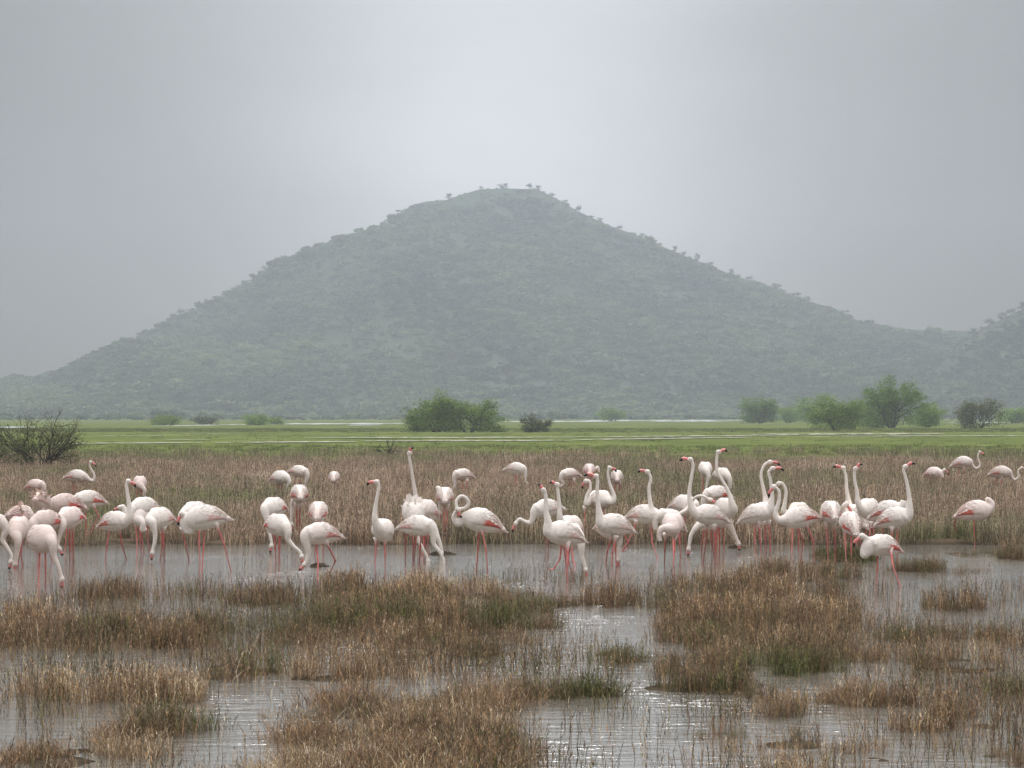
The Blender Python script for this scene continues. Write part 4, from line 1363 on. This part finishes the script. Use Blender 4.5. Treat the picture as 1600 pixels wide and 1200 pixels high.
deps = bpy.context.evaluated_depsgraph_get()
for bi, (b, (o, fr, NP, seg, H, Bt, dirb)) in enumerate(zip(BIRDS, temps)):
    d, C, T, L, A, U, S = fr
    rng = np.random.default_rng(900 + bi)
    ev = o.evaluated_get(deps)
    rmsh = ev.to_mesh()
    nv = len(rmsh.vertices)
    co = np.empty(nv * 3)
    rmsh.vertices.foreach_get('co', co)
    co = co.reshape(-1, 3)
    faces = [tuple(p.vertices) for p in rmsh.polygons]
    ev.to_mesh_clear()
    # base of the bird on the ground
    base = np.array([(C[0] + T[0]) / 2, d, 0.0])
    pm = rng.uniform(0, .35)
    tint = (TINT[b['tint']] * (1 - pm) + PINK * pm) * rng.uniform(.95, 1.04)
    # plumage tracts
    uv = (co - T) @ A / L
    side = np.abs((co - T) @ S)
    up = (co - T) @ U
    dn = np.sqrt(((co[:, None, ::1] - NP[None, 12::3]) ** 2).sum(-1)).min(1)
    isneck = np.clip((.085 - dn) / .03, 0, 1)
    col = np.tile(tint, (nv, 1))
    fe = fbm(uv * 14 + bi, side * 30 + up * 22, 2, 7)
    col = col * (1 + (fe[:, None] - .5) * .10)
    rump = np.clip((.30 - uv) / .25, 0, 1) * (1 - isneck) * (.25 + .6 * b['coral']) * (0.6 + .8 * fe)
    col = col * (1 - rump[:, None].clip(0, 1)) + (ROSE * .6 + tint * .4) * rump[:, None].clip(0, 1)
    ncol = tint * .5 + CREAM * .5
    col = col * (1 - .55 * isneck[:, None]) + ncol * .55 * isneck[:, None]
    if H is not None:
        face = np.clip(1 - np.linalg.norm(co - (H + dirb * .03), axis=1) / .045, 0, 1)[:, None]
        col = col * (1 - .5 * face) + ROSE * .5 * face
    mb = MB()
    mb.add(co - base, faces, col)
    # legs
    legs = b['legs']
    if legs is None:
        bx = (b['chest'][0] + b['tail'][0]) / 2
        by = (b['chest'][1] + b['tail'][1]) / 2 + .11 * F / d
        legs = [[(bx - 3, by), (bx - 3 + rng.uniform(-4, 4), (by + b['fy']) / 2), (bx - 4 + rng.uniform(-4, 4), b['fy'])],
                [(bx + 4, by), (bx + 4 + rng.uniform(-4, 4), (by + b['fy']) / 2), (bx + 5 + rng.uniform(-4, 4), b['fy'])]]
    for li, lg in enumerate(legs):
        yo = d + (-.05 if li else .05)
        df = min(max(depth_of(lg[2][1]), d - .35), d + .45)
        lifted = lg[2][1] < b['fy'] - 12
        if lifted:
            df = yo
        hip = world(*lg[0], yo)
        hip[2] += .05
        ank = world(*lg[1], yo * .5 + df * .5)
        foot = world(*lg[2], df)
        if not lifted:
            foot[2] = min(foot[2], -0.0)
            foot[2] = -0.06
        P = [hip, hip * .8 + ank * .2, hip * .55 + ank * .45, hip * .15 + ank * .85, ank, ank * .85 + foot * .15, ank * .5 + foot * .5, ank * .1 + foot * .9, foot]
        R = [.044, .025, .0115, .0095, .0135, .0088, .0078, .0082, .008]
        lc = LEG * rng.uniform(.9, 1.15)
        l2 = lc * .45 + LEG2 * .55 if rng.random() < .6 else lc
        Cc = np.array([tint, tint * .6 + ROSE * .4, lc, lc, lc * .75, l2, l2, l2, l2])
        mb.tube(np.array(P) - base, R, 7, Cc)
        # webbed foot
        fd = A * np.array([1, 1, 0])
        fd = fd / (np.linalg.norm(fd) + 1e-6)
        sd = np.array([-fd[1], fd[0], 0])
        f0 = foot - base + np.array([0, 0, .004])
        mb.add([f0 - fd * .015, f0 + fd * .075 + sd * .04, f0 + fd * .085, f0 + fd * .075 - sd * .04, f0 + np.array([0, 0, .014])],
               [(0, 2, 1), (0, 3, 2), (0, 1, 4), (1, 2, 4), (2, 3, 4), (3, 0, 4)], l2)
    bo = link('flamingo', mb.mesh('flamingo'), M['plumage'], label=b['label'], cat='flamingo', group='flamingos of the wading flock', loc=base)
    # folded wings
    for sgn in (1, -1):
        wm = MB()
        nu, nvv = 20, 11
        V, Cw = [], []
        for i in range(nu):
            k = i / (nu - 1)
            u_ = .015 + .80 * k
            top = math.radians(82)
            lo = math.radians(-22 + 30 * (1 - k) ** 2 - 10 * k)
            for j in range(nvv):
                v = j / (nvv - 1)
                phi = top + (lo - top) * v
                edge = min(1, 6 * v, 7 * (1 - v) + .25, 8 * (1 - k))
                sc_ = abs(math.sin(k * 17 + (j % 2) * 1.5 + v * 9))
                off = -.012 + .026 * edge + .005 * sc_ * edge
                ph = phi if sgn > 0 else math.pi - phi
                V.append(surf(fr, b['fat'], u_, ph, off) - base)
                c = tint * (.97 + .06 * sc_)
                cz = np.clip((v - .50) / .2, 0, 1) * np.clip((.66 - k) / .15, 0, 1) * np.clip((k + .05) / .1, 0, 1) * b['coral']
                cz = min(1, cz * (1.5 - .5 * sc_))
                c = c * (1 - cz) + CORAL * cz
                dk = np.clip((v - .84) / .1, 0, 1) * np.clip((.40 - k) / .12, 0, 1) * b['dark'] * (0.4 + .6 * sc_)
                c = c * (1 - dk) + BLACK * dk
                Cw.append(c)
        Fq = [(i * nvv + j, i * nvv + j + 1, (i + 1) * nvv + j + 1, (i + 1) * nvv + j) for i in range(nu - 1) for j in range(nvv - 1)]
        wm.add(V, Fq, np.array(Cw))
        # overlapping covert feathers
        for row in range(4):
            for q_ in range(7):
                k = .12 + .80 * (q_ + .5 * (row % 2) + rng.uniform(-.2, .2)) / 7.5
                v = .14 + .14 * row + rng.uniform(-.03, .03)
                u_ = .015 + .80 * k
                lo = math.radians(-22 + 30 * (1 - k) ** 2 - 10 * k)
                phi = math.radians(82) + (lo - math.radians(82)) * v
                ph = phi if sgn > 0 else math.pi - phi
                ph2 = ph - sgn * .10
                p0 = surf(fr, b['fat'], u_, ph, .014) - base
                lf = .10 + .03 * rng.random()
                p1 = surf(fr, b['fat'], max(u_ - lf * .6, 0), ph2, .021) - base
                p2 = surf(fr, b['fat'], max(u_ - lf, 0), ph2, .024 + .006 * rng.random()) - base
                wv = surf(fr, b['fat'], u_, ph + .25, .016) - base - p0
                wv = wv / np.linalg.norm(wv) * .017
                cf = tint * rng.uniform(.80, 1.06)
                cz = np.clip((v - .62) / .12, 0, 1) * np.clip((.60 - k) / .12, 0, 1) * b['coral'] * rng.uniform(.5, 1)
                cf = cf * (1 - cz) + CORAL * cz
                tip = cf * .9 + ROSE * .1
                wm.add([p0 - wv * .6, p0 + wv * .6, p1 + wv, p2, p1 - wv], [(0, 1, 2, 4), (4, 2, 3)], np.array([cf, cf, cf, tip, cf]))
        # long tertial plumes over the tail
        for t in range(6):
            ph0 = math.radians(70 - 9 * t + rng.uniform(-4, 4))
            u0, u1 = .42 + rng.uniform(-.05, .05), -.03 - rng.uniform(0, .07) + .012 * t
            pp = []
            for i in range(6):
                k = i / 5
                u_ = u0 + (u1 - u0) * k
                ph = ph0 if sgn > 0 else math.pi - ph0
                pp.append(surf(fr, b['fat'], max(u_, .0), ph, .012 + .010 * k) + A * L * min(u_, 0) - U * .02 * k * k - base)
            pp = np.array(pp)
            wv = np.cross(A, U) * .3 * sgn + U * .7
            wv = wv / np.linalg.norm(wv)
            wd = np.array([.005, .016, .019, .018, .013, .002])[:, None]
            Vt = np.concatenate([pp - wv * wd, pp + A * 0 + S * sgn * .004, pp + wv * wd])
            Ft = [(i, i + 1, 7 + i, 6 + i) for i in range(5)] + [(6 + i, 7 + i, 13 + i, 12 + i) for i in range(5)]
            mixc = (.15 + .75 * b['coral']) * rng.uniform(.2, .8) if t > 1 else .05
            wm.add(Vt, Ft, tint * (1 - mixc) + ROSE * mixc)
        link('wing', wm.mesh('wing'), M['plumage'], bo)
    # ruffled plumes
    if b['ruffle']:
        rmb = MB()
        for t in range(b['ruffle'] * 3):
            u_ = rng.uniform(.15, .75)
            ph = math.radians(90 + rng.uniform(-70, 70))
            p0 = surf(fr, b['fat'], u_, ph, -.005) - base
            nrm = surf(fr, b['fat'], u_, ph, .1) - base - p0
            nrm /= np.linalg.norm(nrm)
            dr = nrm * .75 - A * .65 + rng.normal(0, .18, 3)
            dr /= np.linalg.norm(dr)
            ln_ = rng.uniform(.06, .13)
            wv = np.cross(dr, [.2, 1, .1])
            wv /= np.linalg.norm(wv)
            w_ = .015
            rmb.add([p0 - wv * w_, p0 + wv * w_, p0 + dr * ln_ * .6 + wv * w_ * 1.1, p0 + dr * ln_, p0 + dr * ln_ * .6 - wv * w_ * 1.1], [(0, 1, 2, 4), (4, 2, 3)], tint * rng.uniform(.9, 1.05))
        link('ruffled_feathers', rmb.mesh('ruffled_feathers', False), M['plumage'], bo)['kind'] = 'stuff'
    if H is not None:
        prev = NP[-9]
        off = (H - prev)
        off = off - dirb * np.dot(off, dirb)
        nrm = np.linalg.norm(off)
        off = off / nrm * min(nrm * .6, .028) if nrm > 1e-4 else off
        s0 = H + dirb * .018
        mid = s0 + (Bt - s0) * .52 + off
        bp = catmull([s0, s0 + (mid - s0) * .5 + off * .12, mid, mid + (Bt - mid) * .55 + off * .15, Bt], 13)
        k = np.linspace(0, 1, 13)
        br = np.interp(k, [0, .3, .55, .75, .92, 1], [.023, .022, .022, .018, .010, .003])
        pk = np.array([.70, .235, .20]) * rng.uniform(.85, 1.1) if b['tint'] != 'c' else np.array([.6, .36, .30])
        bc = np.where((k > .62)[:, None], BLACK, pk)
        bm = MB()
        bm.tube(bp - base, br, 9, bc)
        link('bill', bm.mesh('bill'), M['horn'], bo)
        upv = off if np.linalg.norm(off) > 1e-4 else np.array([0, 0, 1.0])
        upv = upv / np.linalg.norm(upv)
        sv = np.cross(dirb, upv)
        sv /= np.linalg.norm(sv)
        for sg in (1, -1):
            em = MB()
            e0 = H + sv * sg * .031 + upv * .012 + dirb * .006 - base
            r = .007
            em.add([e0 + [r, 0, 0], e0 - [r, 0, 0], e0 + [0, r, 0], e0 - [0, r, 0], e0 + [0, 0, r], e0 - [0, 0, r]],
                   [(0, 2, 4), (2, 1, 4), (1, 3, 4), (3, 0, 4), (2, 0, 5), (1, 2, 5), (3, 1, 5), (0, 3, 5)], (.06, .04, .02))
            link('eye', em.mesh('eye'), M['horn'], bo)
    m_ = o.data
    bpy.data.objects.remove(o, do_unlink=True)
    bpy.data.meshes.remove(m_)
